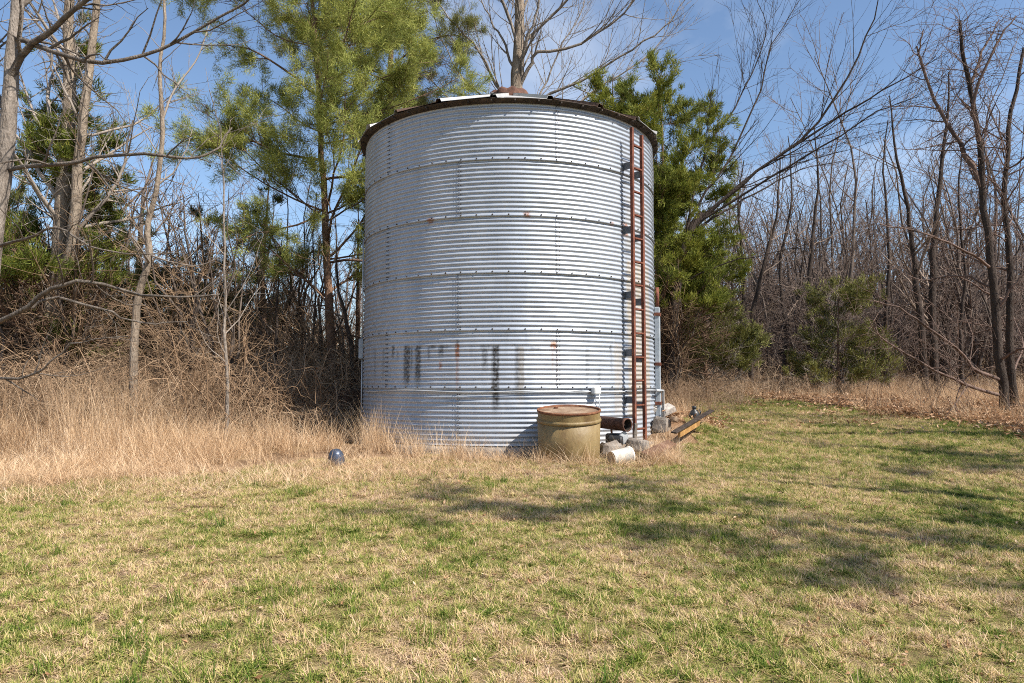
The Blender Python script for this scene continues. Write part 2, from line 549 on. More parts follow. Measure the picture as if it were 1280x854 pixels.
M["auger_rust"] = noisy("brown_rusted_tube", [(.3, (.045, .022, .015)), (.55, (.11, .05, .032)), (.75, (.19, .095, .06))], 9, .8, .5)
M["inside"] = noisy("painted_shade_interior", [(.3, (.02, .016, .013)), (.7, (.045, .034, .026))], 6, .9, 0)  # near-black colour standing in for the shade inside the auger tube

bin_ = empty("grain_bin", (BX, BY, 0))
tag(bin_, "tall round corrugated steel grain bin with a rusty ladder, standing in the clearing", "grain bin")
bpv = np.array([BX, BY, 0.0])


def stain_at(phi, z):
    """dark paint runs, rust and ochre wash on the wall: (phi deg, z) arrays -> (n,4)"""
    st = np.zeros((len(phi), 4)); st[:, 3] = 1
    # rectangles in photo pixels on the wall
    rec = [(505, 512, 433, 487, 0, .85), (513.5, 515.5, 433, 470, 0, .6), (519, 526, 433, 486, 0, .8), (490, 493, 432, 450, 0, .55),
           (496, 498, 440, 452, 0, .35), (535, 537, 432, 452, 0, .6), (538, 545, 432, 436, 0, .6), (548, 554, 432, 447, 0, .55), (555, 560, 432, 436, 0, .4),
           (549, 552, 452, 462, 1, .8), (570, 573, 426, 432, 0, .9), (569, 574, 431, 450, 1, .75), (570, 573, 446, 492, 1, .45),
           (588, 590, 432, 446, 0, .35), (603, 609, 433, 467, 0, .55), (600, 613, 432, 436, 0, .4), (615, 624, 433, 520, 0, .72), (644, 655, 434, 505, 0, .42),
           (648, 656, 434, 520, 2, .12), (663, 676, 434, 437, 0, .3), (688, 696, 428, 437, 1, .75), (690, 692, 436, 468, 1, .45), (695, 697, 434, 480, 1, .25),
           (732, 736, 435, 485, 0, .38), (747, 750, 462, 478, 0, .45), (762, 764, 432, 438, 0, .75), (763, 764.5, 438, 470, 0, .3),
           (768, 778, 430, 530, 2, .2), (785, 812, 330, 532, 2, .34), (785, 812, 250, 330, 2, .12), (478, 481, 436, 480, 0, .3), (468, 470, 436, 480, 0, .3),
           (534, 541, 274, 279, 1, .95), (655, 663, 266, 271, 1, .95), (764, 767, 278, 282, 1, .9), (779, 786, 280, 296, 1, .85), (779, 787, 366, 372, 1, .6),
           (743, 752, 186, 192, 2, .2)]
    for x0, x1, y0, y1, ch, a in rec:
        xm = (x0 + x1) / 2
        p0, p1 = phi_of(x0), phi_of(x1)
        w = on_wall((p0 + p1) / 2, BR, 0)
        z0, z1 = pix(xm, y1, w[1])[2], pix(xm, y0, w[1])[2]
        ep = .28
        f = sstep(p0 - ep, p0 + ep, phi) * sstep(p1 + ep, p1 - ep, phi)
        ez = .03
        lo = min(.25, (z1 - z0) * .4)
        g = sstep(z0 - ez, z0 + lo, z) * sstep(z1 + ez, z1 - ez * .5, z)
        g = g * (.62 + .6 * vnoise(phi * 1.0, z * .35, .45, int(x0) + ch, 2))
        st[:, ch] = np.maximum(st[:, ch], np.clip(f * g * a * 1.6, 0, 1))
    # thin dirt along the foot of the wall and faint run-off from the ring seams
    st[:, 2] = np.maximum(st[:, 2], sstep(.32, 0, z) * .35 * vnoise(phi, z * 3, 5, 5, 3) * 1.6)
    runs = sstep(.60, .78, vnoise(phi * 1.0, z * .12, 1.1, 55, 2))
    fr = 1 - (z / RING - np.floor(z / RING))
    st[:, 0] = np.maximum(st[:, 0], runs * .16 * sstep(.75, 0, fr))
    return st


def corr(u):
    return .0088 * np.cos(2 * np.pi * u)


def wall_panel(k, p0, p1, step):
    cols = max(2, int(round((p1 - p0) / step)) + 1)
    ph = np.linspace(p0 - .55, p1 + .55, cols)          # sheets lap a little
    rows = PANEL_C * 8 + 1
    u = np.linspace(0, PANEL_C, rows)
    z = k * RING + u / PANEL_C * RING
    r = BR + corr(u) + .008 * (1 - u / PANEL_C) - .001
    # plain lap lip below the seam, outside the ring underneath
    if k > 0:
        z = np.concatenate([[z[0] - .020, z[0] - .020], z]); r = np.concatenate([[r[0] - .012, r[0] + .002], r])
    PH, Z = np.meshgrid(ph, z)
    Rr = np.repeat(r[:, None], cols, 1)
    # the sheet on top of the lap sits proud; small dents
    lap = .004 * sstep(p0 + 1.2, p0 - .6, PH) + .0
    dent = (vnoise(PH, Z * 30, 9, 61 + k, 3) - .5) * .016
    Rr = Rr + lap + dent
    X = Rr * np.sin(np.radians(PH)); Y = -Rr * np.cos(np.radians(PH))
    n, c = PH.shape
    i = np.arange(n * c).reshape(n, c)
    q = np.stack([i[:-1, :-1], i[:-1, 1:], i[1:, 1:], i[1:, :-1]], -1).reshape(-1, 4)
    V = np.stack([X.ravel(), Y.ravel(), Z.ravel()], 1)
    me = make_mesh("wall_panel", V, [q], [M["galv"]], True, {"stain": stain_at(PH.ravel(), Z.ravel())})
    o = mobj("wall_panel", me, bin_)
    # bolts along its lower seam and down its left edge
    mb = MB()

    def bolt(phi, zz, s=.011):
        rr = BR + .016
        c = np.array([rr * math.sin(R_(phi)), -rr * math.cos(R_(phi)), zz])
        nrm = np.array([math.sin(R_(phi)), -math.cos(R_(phi)), 0]); t = np.array([math.cos(R_(phi)), math.sin(R_(phi)), 0]); up = np.array([0, 0, 1.0])
        ring = [c + s * (math.cos(a) * t + math.sin(a) * up) for a in np.arange(6) * math.pi / 3]
        top = [c + nrm * .012 + s * .75 * (math.cos(a) * t + math.sin(a) * up) for a in np.arange(6) * math.pi / 3]
        q = [(j, (j + 1) % 6, 6 + (j + 1) % 6, 6 + j) for j in range(6)]
        mb.add(ring + top, q, [(6, 7, 8), (6, 8, 9), (6, 9, 10), (6, 10, 11)])
    if -95 < (p0 + p1) / 2 < 95:
        if k > 0:
            for phi in np.arange(math.ceil(p0 / 5.3) * 5.3, p1, 5.3): bolt(phi, k * RING + .006, .0125)
        for j in range(PANEL_C):
            for dp in (-.42, .42): bolt(p0 + dp, k * RING + (j + .5) * RING / PANEL_C + .004, .0095)
        if mb.n:
            tag(mb.build("bolts", M["bolt"], o), kind="stuff")
    return o


odd = [-164, -107, -47.5, 16.3, 76, 136]
even = [-136, -76, -16.4, 43.6, 103, 163]
for k in range(6):
    seams = odd if k % 2 == 1 else even
    for j in range(6):
        p0 = seams[j]; p1 = seams[j + 1] if j < 5 else seams[0] + 360
        front = p1 > -85 and p0 < 85
        fine = front and k in (0, 1, 3)
        wall_panel(k, p0, p1, .5 if (fine and k == 1) else (1.0 if front else 4.0))

# foundation pad: uneven broken edge
mb = MB()
n = 120
a = np.linspace(0, 2 * np.pi, n, endpoint=False)
ro = BR + .20 + .05 * vnoise(a * 3, a * 0, .6, 4, 3)
V = []
for rr, zz in ((ro + .05, -.45), (ro, -.05), (ro - .03, -.012), (np.full(n, BR - .3), -.008)):
    V.append(np.stack([rr * np.cos(a), rr * np.sin(a), np.full(n, zz) + (vnoise(a * 8, a * 0, .7, 8, 2) - .5) * .02 * (zz > -.1)], 1))
q = [(r * n + i, r * n + (i + 1) % n, (r + 1) * n + (i + 1) % n, (r + 1) * n + i) for r in range(3) for i in range(n)]
mb.add(np.concatenate(V), q)
mb.build("foundation", M["concrete"], bin_, True)

# roof of 20 radial sheets, an eave ring and a rusted cap
EZ = 6 * RING
SL = math.tan(R_(22.8))
rng = random.Random(4)
NP = 20
for i in range(NP):
    c0 = 360 / NP * i + 4
    lift = rng.uniform(0, .022)
    out = rng.uniform(.10, .15)
    a0, a1 = -360 / NP / 2, 360 / NP / 2
    mb = MB()
    rows = []
    for (r, dz) in ((BR + out, 0), (BR * .55, 0), (.28, 0)):
        z = EZ + .035 + lift * (r / BR) + (BR + .1 - r) * SL
        rows.append([])
        for (aa, h) in ((a0, .045), (a0 + .9 * BR / max(r, .6), .045), (a0 + 1.4 * BR / max(r, .6), 0), (a1 - 1.0 * BR / max(r, .6), 0), (a1 - .5 * BR / max(r, .6), .052), (a1 + .3, .052)):
            p = R_(c0 + aa)
            rows[-1].append((r * math.sin(p), -r * math.cos(p), z + h))
    # top skin and an underside 6 mm below
    top = np.array(rows).reshape(-1, 3); w = 6
    q = [(r * w + j, r * w + j + 1, (r + 1) * w + j + 1, (r + 1) * w + j) for r in range(2) for j in range(w - 1)]
    bot = top - np.array([0, 0, .006])
    q2 = [(18 + d, 18 + c, 18 + b_, 18 + a_) for a_, b_, c, d in q]
    edge = [(j + 1, j, 18 + j, 18 + j + 1) for j in range(w - 1)]
    mb.add(np.concatenate([top, bot]), q + q2 + edge)
    mb.build("roof_panel", M["galv_roof"] if i not in (1, 2, 18) else M["rust_dark"], bin_, False)
n = 96
mb = MB()
mb.lathe([(BR + .004, EZ - .012), (BR + .012, EZ - .016), (BR + .05, EZ + .022), (BR + .095, EZ + .026), (BR + .095, EZ + .036), (BR + .0, EZ + .055)], n)
mb.build("eave_ring", M["eave"], bin_, True)
mb = MB()
for i in range(48):                                      # short roof clips under the eave
    p = R_(i * 7.5 + 2)
    mb.box(((BR + .06) * math.sin(p), -(BR + .06) * math.cos(p), EZ + .004), (.018, .09, .022), (0, 0, p))
tag(mb.build("eave_clips", M["eave"], bin_), kind="stuff")
mb = MB()
zc = EZ + .10 + (BR + .1 - .3) * SL
n = 40
a = np.arange(n) * 2 * np.pi / n
V = []
for rr, zz, wv in ((.37, -.10, .04), (.36, .03, .06), (.30, .09, .05), (.18, .13, .02), (.02, .15, 0)):
    rw = rr * (1 + wv * np.sin(a * 9))
    V.append(np.stack([rw * np.cos(a), rw * np.sin(a), zc + zz + wv * .5 * np.cos(a * 9)], 1))
q = [(r * n + i, r * n + (i + 1) % n, (r + 1) * n + (i + 1) % n, (r + 1) * n + i) for r in range(4) for i in range(n)]
mb.add(np.concatenate(V), q)
mb.build("roof_cap", M["auger_rust"], bin_, True)

# ladder (fixed to the wall: part of the bin) with rails, rungs and brackets as its pieces
lad = empty("ladder"); lad.parent = bin_
lad["label"] = "rusty red iron ladder up the right of the wall"
pl, pr, rr = 44.2, 50.0, BR + .185


def loc(p): return p - bpv


lt, lb = 4.72, .02
for p, zt in ((pl, lt), (pr, lt - .05)):
    c = loc(on_wall(p, rr, (zt + lb) / 2))
    mb = MB()
    ang = R_((pl + pr) / 2)
    tilt = rng.uniform(-.004, .004)
    mb.box(c, (.046, .010, zt - lb), (tilt, 0, ang))
    mb.box(c + np.array([math.cos(ang) * -.0205, math.sin(ang) * -.0205, 0]) + np.array([-math.sin(ang), math.cos(ang), 0]) * .022, (.006, .036, zt - lb), (tilt, 0, ang))
    mb.build("rail", M["rust_red"], lad)
zr = .20
rung_me = None
A, B = loc(on_wall(pl, rr - .012, 0)), loc(on_wall(pr, rr - .012, 0))
ang = math.atan2(B[1] - A[1], B[0] - A[0])
while zr < 4.65:
    if rung_me is None:
        mb = MB(); mb.box((0, 0, 0), (np.linalg.norm(B - A), .022, .022)); mb.box((0, .012, -.006), (np.linalg.norm(B - A) - .04, .006, .03))
        o = mb.build("rung", M["rust_red"], lad); rung_me = o.data
    else:
        o = mobj("rung", rung_me, lad)
    o.location = (A + B) / 2 + np.array([0, 0, zr + rng.uniform(-.006, .006)])
    o.rotation_euler = (0, rng.uniform(-.02, .02), ang)
    zr += .356
for py in (208, 288, 369, 441, 500):
    for p in (pl, pr):
        zz = pix(785, py + (p == pr) * 7, 10.75)[2]
        mb = MB()
        c = loc(on_wall(p, BR + .095, zz))
        mb.box(c, (.012, .19, .105), (0, 0, R_(p)))
        mb.box(loc(on_wall(p, BR + .014, zz)), (.06, .01, .105), (0, 0, R_(p)))
        mb.build("bracket", M["bracket"], lad)

# white conduit running round the wall below the first ring seam, with its junction box
zc = RING - .055
arc = np.array([loc(on_wall(p, BR + .035, zc + (.012 * math.sin(p * .13)))) for p in np.linspace(-66, 78, 90)])
mb = MB(); mb.tube(arc, .010, 8); mb.build("conduit", M["zinc"], bin_, True)
p = phi_of(745, BR + .07)
jb = MB(); jb.box(loc(on_wall(p, BR + .07, zc + .01)), (.115, .10, .105), (0, 0, R_(p)), bevel=.012)
jbo = jb.build("junction_box", M["white_box"], bin_)
jb = MB(); jb.tube([loc(on_wall(p + 1.5, BR + .06, zc - .04)), loc(on_wall(p + 1.5, BR + .05, zc - .22)), loc(on_wall(p + 1.5, BR + .03, .04))], .008, 6)
jb.build("cable", M["zinc"], jbo, True)
# switch box and its conduits at the left edge of the wall
ps = -78.0
zt, zb = pix(457, 424, 12.1)[2], pix(457, 449, 12.1)[2]
eb = MB(); eb.box(loc(on_wall(ps, BR + .045, (zt + zb) / 2)), (.17, .07, zt - zb), (0, 0, R_(ps)), bevel=.012)
ebo = eb.build("switch_box", M["grey_paint"], bin_)
eb = MB(); eb.box(loc(on_wall(ps, BR + .0845, (zt + zb) / 2)), (.15, .008, zt - zb - .03), (0, 0, R_(ps))); eb.build("lid", M["grey_paint"], ebo)
eb = MB(); eb.tube([loc(on_wall(ps, BR + .03, zt - .01)), loc(on_wall(ps, BR + .03, 3.3))], .013, 8); eb.build("conduit", M["zinc"], bin_, True)
eb = MB(); eb.tube([loc(on_wall(ps, BR + .03, zb + .01)), loc(on_wall(ps, BR + .03, .05))], .013, 8); eb.build("conduit", M["zinc"], bin_, True)
# grey unloading duct standing at the right edge with a rusty pipe above it
pd = 74.5
z0, z1 = .05, pix(818, 386, 12.1)[2]
mb = MB(); mb.box(loc(on_wall(pd, BR + .055, (z0 + z1) / 2)), (.16, .085, z1 - z0), (0, 0, R_(pd)), bevel=.01); du = mb.build("wall_duct", M["grey_paint"], bin_)
for zz in (z1 - .12, (z0 + z1) / 2 + .1, .55):
    mb = MB(); mb.box(loc(on_wall(pd, BR + .058, zz)), (.19, .095, .05), (0, 0, R_(pd))); mb.build("clamp", M["rust_red"], du)
mb = MB(); mb.tube([loc(on_wall(pd, BR + .06, z1 - .02)), loc(on_wall(pd, BR + .06, z1 + .33))], .03, 10); mb.build("pipe_stub", M["rust_red"], bin_, True)
mb = MB(); mb.tube([loc(on_wall(66, BR + .09, zc)), loc(on_wall(76, BR + .13, zc)), loc(on_wall(76.5, BR + .13, .1))], .022, 8); mb.build("conduit", M["zinc"], bin_, True)

# discharge auger: rusty tube sticking out of the wall beside the tank, with its drive
aug = empty("discharge_auger", (1.36, 10.2, 0))
tag(aug, "rusty open auger tube sticking out at the foot of the grain bin, dark mouth", "auger tube")
a0 = np.array([1.02, 10.62, .335]); a1 = np.array([1.585, 9.93, .30])
d = (a1 - a0) / np.linalg.norm(a1 - a0)
o3 = np.array(aug.location)
eul = Vector(d).to_track_quat("Z", "Y").to_euler()
Ln = float(np.linalg.norm(a1 - a0))
mb = MB(); mb.lathe([(.088, 0), (.088, Ln - .05), (.094, Ln - .05), (.094, Ln), (.080, Ln), (.080, Ln - .012)], 28, a0 - o3, eul); mb.build("tube", M["auger_rust"], aug, True)
mb = MB(); mb.lathe([(.080, Ln - .012), (.079, Ln - .02), (.079, .05), (.001, .05)], 28, a0 - o3, eul); mb.build("shaded_bore", M["inside"], aug, True)  # tube's inner face, shade of the open mouth painted into its colour
mb = MB(); mb.tube([a0 - o3 + d * .05, a1 - o3 - d * .06], .02, 10); mb.build("shaft", M["rust_dark"], aug, True)
mb = MB()                                                # screw flight inside the mouth
pts = []
for t in np.linspace(0, 1, 60):
    th = t * 6 * math.pi
    u = np.cross(d, [0, 0, 1]); u /= np.linalg.norm(u); w = np.cross(u, d)
    c = a0 + d * (.12 + t * (Ln - .22)) - o3
    pts += [c + .018 * (u * math.cos(th) + w * math.sin(th)), c + .072 * (u * math.cos(th) + w * math.sin(th))]
mb.add(pts, [(2 * i, 2 * i + 1, 2 * i + 3, 2 * i + 2) for i in range(59)]); mb.build("flighting", M["rust_dark"], aug)
mb = MB(); mb.box(np.array([1.42, 10.13, .10]) - o3, (.20, .16, .15), (0, 0, .6), bevel=.02); mb.lathe([(0.0, 0), (.065, 0), (.07, .015), (.07, .17), (.05, .185), (0, .185)], 20, np.array([1.35, 10.00, .09]) - o3, (0, math.pi / 2, -.5)); mb.build("motor", M["black"], aug)
mb = MB(); mb.lathe([(0, 0), (.03, 0), (.085, .005), (.085, .03), (.03, .035), (0, .035)], 24, np.array([1.52, 9.97, .12]) - o3, Vector(d).to_track_quat("Z", "Y").to_euler()); mb.build("pulley", M["zinc"], aug)
mb = MB()
for sx in (-.09, .09):
    mb.tube([np.array([1.30 + sx, 10.22 - sx * .3, .30]) - o3, np.array([1.30 + sx * 1.3, 10.15 - sx * .3, -.12]) - o3], .016, 6)
mb.build("support", M["rust"], aug)

# ------------------------------------------------------------------ things lying about
M["ochre"] = noisy("ochre_painted_steel", [(.25, (.09, .05, .022)), (.45, (.175, .115, .045)), (.62, (.225, .16, .07)), (.8, (.19, .10, .045))], 4.5, .55, .25, stretch=(1, 1, .6), spec=.4, bscale=30)
M["rust_plate"] = noisy("rusty_plate", [(.3, (.10, .062, .04)), (.5, (.21, .135, .085)), (.7, (.34, .25, .17))], 5, .85, .35)
M["wood_red"] = noisy("weathered_red_timber", [(.3, (.06, .03, .019)), (.55, (.145, .075, .048)), (.75, (.26, .165, .115))], 7, .88, .5, stretch=(.25, 1, 1))
M["wood_orange"] = noisy("rotting_orange_board", [(.3, (.22, .11, .035)), (.55, (.42, .23, .08)), (.75, (.55, .34, .15))], 7, .88, .4, stretch=(.25, 1, 1))
M["white_plastic"] = noisy("weathered_white_plastic", [(.3, (.62, .58, .50)), (.7, (.80, .77, .70))], 5, .45, .1)
M["tan_plastic"] = noisy("dirty_bucket_base", [(.3, (.36, .24, .14)), (.7, (.56, .42, .28))], 6, .7, .2)
M["pale_stone"] = noisy("pale_block", [(.3, (.22, .19, .165)), (.7, (.50, .45, .40))], 6, .85, .4)
M["steel_blue"] = noisy("dented_blue_black_steel", [(.3, (.05, .06, .085)), (.6, (.10, .12, .165)), (.75, (.08, .06, .05))], 8, .32, .3, metal=.5)

# short ochre tank in front of the bin
tx, ty = .762, 9.72
tz = gz(tx, ty) - .03
tank = empty("steel_tank", (tx, ty, tz + .03))
tank.rotation_euler = (R_(6.5), R_(-.5), 0)
tag(tank, "short ochre steel tank with a rusty top, standing before the grain bin", "tank")
TR, TH = .415, .675
zr = TH - .135
mb = MB(); mb.lathe([(TR - .02, 0), (TR, .02), (TR - .003, .2), (TR + .004, zr - .03), (TR - .002, zr - .028)], 64); mb.build("shell", M["ochre"], tank, True)
mb = MB(); mb.lathe([(TR - .002, zr - .03), (TR + .014, zr - .022), (TR + .018, zr), (TR + .012, zr + .018), (TR + .002, zr + .024)], 64); mb.build("rib", M["ochre"], tank, True)
mb = MB(); mb.lathe([(TR - .001, zr + .02), (TR + .002, TH - .03)], 64); mb.build("upper_band", M["ochre"], tank, True)
mb = MB(); mb.lathe([(TR + .002, TH - .03), (TR + .012, TH - .018), (TR + .012, TH), (TR - .002, TH + .006), (TR - .012, TH - .004), (TR - .014, TH - .03)], 64); mb.build("rim", M["rust"], tank, True)
mb = MB(); mb.lathe([(TR - .008, TH - .022), (TR * .7, TH - .014), (TR * .3, TH - .010), (0.001, TH - .010)], 64); mb.build("top_plate", M["rust_plate"], tank, True)
mb = MB(); mb.lathe([(.0, TH - .012), (.03, TH - .012), (.03, TH + .006), (0.0, TH + .008)], 12, (-.16, .17, 0)); mb.build("plug", M["rust"], tank)

# white bucket on its side
c = pix(777, 571, 9.25)
bx, by = c[0], c[1]
bk = empty("bucket", (bx, by, gz(bx, by)))
tag(bk, "small white plastic bucket lying on its side in the grass by the ochre tank", "bucket")
rot = (0, R_(84), R_(28))
Mr = np.array(Euler(rot).to_matrix())
off = np.array([0, 0, .105]) - Mr @ np.array([0, 0, .16])
mb = MB(); mb.lathe([(.088, 0), (.093, .004), (.104, .27), (.112, .272), (.112, .29), (.104, .292), (.098, .285), (.088, .02)], 36, off, rot); mb.build("body", M["white_plastic"], bk, True)
mb = MB(); mb.lathe([(.001, .010), (.080, .010), (.084, .001), (.088, .0)], 36, off, rot); mb.build("base", M["tan_plastic"], bk, True)

# square timber lying right of the bucket
P0, P1 = pix(806, 573, 9.35), pix(838, 556, 10.25)
P0[2] = gz(P0[0], P0[1]) + .06; P1[2] = gz(P1[0], P1[1]) + .10
cc = (P0 + P1) / 2
tim = empty("timber", cc)
tag(tim, "short reddish brown square timber lying in the grass between bucket and earth heap", "timber")
dv = P1 - P0
mb = MB(); mb.box((0, 0, 0), (float(np.linalg.norm(dv)), .16, .15), (.35, -math.asin(dv[2] / np.linalg.norm(dv)), math.atan2(dv[1], dv[0])), bevel=.012); mb.build("beam", M["wood_red"], tim)

# long board leaning on the heap
P0, P1 = pix(842, 541, 10.2), pix(890, 513, 11.7)
cc = (P0 + P1) / 2
bd = empty("plank", cc)
tag(bd, "long thin weathered board propped on the earth heap right of the bin", "plank")
dv = P1 - P0; ln = float(np.linalg.norm(dv))
eu = (R_(8), -math.asin(dv[2] / ln), math.atan2(dv[1], dv[0]))
mb = MB(); mb.box((0, 0, 0), (ln, .085, .024), eu, bevel=.005); mb.build("board", M["bark_dark"], bd)
Mr = np.array(Euler(eu).to_matrix())
mb = MB(); mb.box(Mr @ np.array([-.2, .0, -.07]), (ln * .5, .04, .11), eu, bevel=.008); mb.build("cleat", M["wood_orange"], bd)

# small black jug beyond the board
c = pix(868, 527, 11.9)
jz = gz(c[0], c[1])
jug = empty("jug", (c[0], c[1], jz + .0))
tag(jug, "small black jug with a narrow neck standing just above the propped board", "jug")
hh = c[2] - jz
hb = max(.0, hh)
mb = MB(); mb.lathe([(0.001, -.02), (.07, -.02), (.085, .02), (.088, .11), (.07, .16), (.03, .19), (.027, .21)], 24); mb.build("body", M["black"], jug, True)
mb = MB(); mb.lathe([(.033, .205), (.036, .21), (.036, .245), (.03, .25), (0.001, .25)], 16); mb.build("cap", M["black"], jug, True)
mb = MB(); mb.tube([(.03, 0, .18), (.085, 0, .19), (.105, 0, .15), (.085, 0, .09)], .012, 8); mb.build("handle", M["black"], jug, True)


def rubble(name, px, py, depth, size, rot, mat, label, cat, seed):
    c = pix(px, py, depth)
    z = max(gz(c[0], c[1]) + size[2] * .25, c[2])
    r = np.random.default_rng(seed)
    mb = MB(); mb.box((0, 0, 0), size, rot, taper=.86, bevel=min(size) * .18)
    V = np.concatenate(mb.v); V += r.normal(0, min(size) * .06, V.shape); mb.v = [V]
    o = mb.build(name, mat, None, False, (c[0], c[1], z))
    return tag(o, label, cat)


rubble("concrete_block", 833, 512, 12.05, (.27, .20, .13), (.5, -.35, .45), M["pale_stone"], "pale tilted slab on the earth heap beside the bin's right foot", "slab", 1)
rubble("concrete_block", 827, 531, 11.5, (.30, .22, .24), (.1, .2, -.3), M["concrete"], "grey broken concrete lump at the bin's right foot, below the pale slab", "concrete lump", 2)
rubble("concrete_block", 816, 512, 11.75, (.12, .10, .13), (.4, .5, .2), M["pale_stone"], "small whitish stone against the bin wall beside the grey duct", "stone", 3)
rubble("concrete_block", 764, 561, 9.72, (.30, .24, .17), (.05, .0, .25), M["concrete"], "grey brown concrete block beneath the rusty auger tube", "concrete block", 4)
rubble("concrete_block", 797, 556, 9.85, (.32, .22, .16), (.05, .1, -.35), M["concrete"], "mossy concrete block under the foot of the rusty ladder", "concrete block", 5)
rubble("stone_block", 843, 524, 11.4, (.13, .10, .08), (.2, .3, .8), M["rust_plate"], "small orange brown brick piece on the earth heap below the pale slab", "brick", 6)

# wooden stake beside the auger mouth
c = pix(793, 540, 9.98)
st = MB(); st.box((0, 0, .22), (.045, .035, .56), (.05, .06, .3), taper=.9)
so_ = st.build("stake", M["bark_grey"], None, False, (c[0], c[1], gz(c[0], c[1]) - .03))
tag(so_, "short grey wooden stake upright beside the auger mouth", "stake")

# dark dented can in the dry grass
c = pix(421.5, 570, 9.1)
cn_ = empty("steel_drum_end", (c[0], c[1], gz(c[0], c[1]) - .01))
cn_.name = "metal_pail"
tag(cn_, "small blue black upturned pail half hidden in the dry grass left of the bin", "pail")
mb = MB(); mb.lathe([(.105, -.08), (.104, .05), (.097, .11), (.082, .155), (.058, .185), (.03, .20), (0.001, .204)], 32, (0, 0, .03), (R_(10), R_(-6), 0)); mb.build("body", M["steel_blue"], cn_, True)
mb = MB(); mb.lathe([(.104, -.01), (.112, -.006), (.112, .006), (.104, .01)], 32, (0, 0, .032), (R_(10), R_(-6), 0)); mb.build("rim", M["rust_dark"], cn_, True)

# low dark trough in the brush left of the bin
A, B = pix(352, 500, 13.3), pix(462, 500, 13.6)
zt = pix(410, 487, 13.4)[2]
cx, cy = (A[0] + B[0]) / 2, (A[1] + B[1]) / 2
g0 = gz(cx, cy)
tr = empty("feed_trough", (cx, cy, g0))
tag(tr, "long low dark feed trough half buried in brush left of the bin", "trough")
Lt, hT = float(np.linalg.norm(B - A)), max(.3, zt - g0)
ra = math.atan2(B[1] - A[1], B[0] - A[0])
cr_, sr_ = math.cos(ra), math.sin(ra)
for s in (-1, 1):
    mb = MB(); mb.box((-sr_ * s * .26, cr_ * s * .26, hT / 2), (Lt, .035, hT), (-.12 * s, 0, ra), bevel=.006); mb.build("side_board", M["rust_dark"], tr)
    mb = MB(); mb.box((cr_ * s * (Lt / 2 - .03), sr_ * s * (Lt / 2 - .03), hT / 2 - .01), (.035, .46, hT - .05), (0, 0, ra)); mb.build("end_board", M["rust_dark"], tr)
mb = MB(); mb.box((0, 0, .05), (Lt - .1, .44, .03), (0, 0, ra)); mb.build("floor_board", M["rust_dark"], tr)

# ------------------------------------------------------------------ trees
UP = np.array([0, 0, 1.0])


def unit(v): return v / (np.linalg.norm(v, axis=-1, keepdims=True) + 1e-9)


def smooth_path(pts, k):
    """Catmull-Rom through control points (n,4: x y z r) -> k samples"""
    pts = np.asarray(pts, float)
    P = np.concatenate([[2 * pts[0] - pts[1]], pts, [2 * pts[-1] - pts[-2]]])
    n = len(pts) - 1
    out = []
    for t in np.linspace(0, n - 1e-6, k):
        i = int(t); f = t - i
        p0, p1, p2, p3 = P[i:i + 4]
        out.append(.5 * (2 * p1 + (p2 - p0) * f + (2 * p0 - 5 * p1 + 4 * p2 - p3) * f * f + (3 * p1 - p0 - 3 * p2 + p3) * f ** 3))
    return np.array(out)


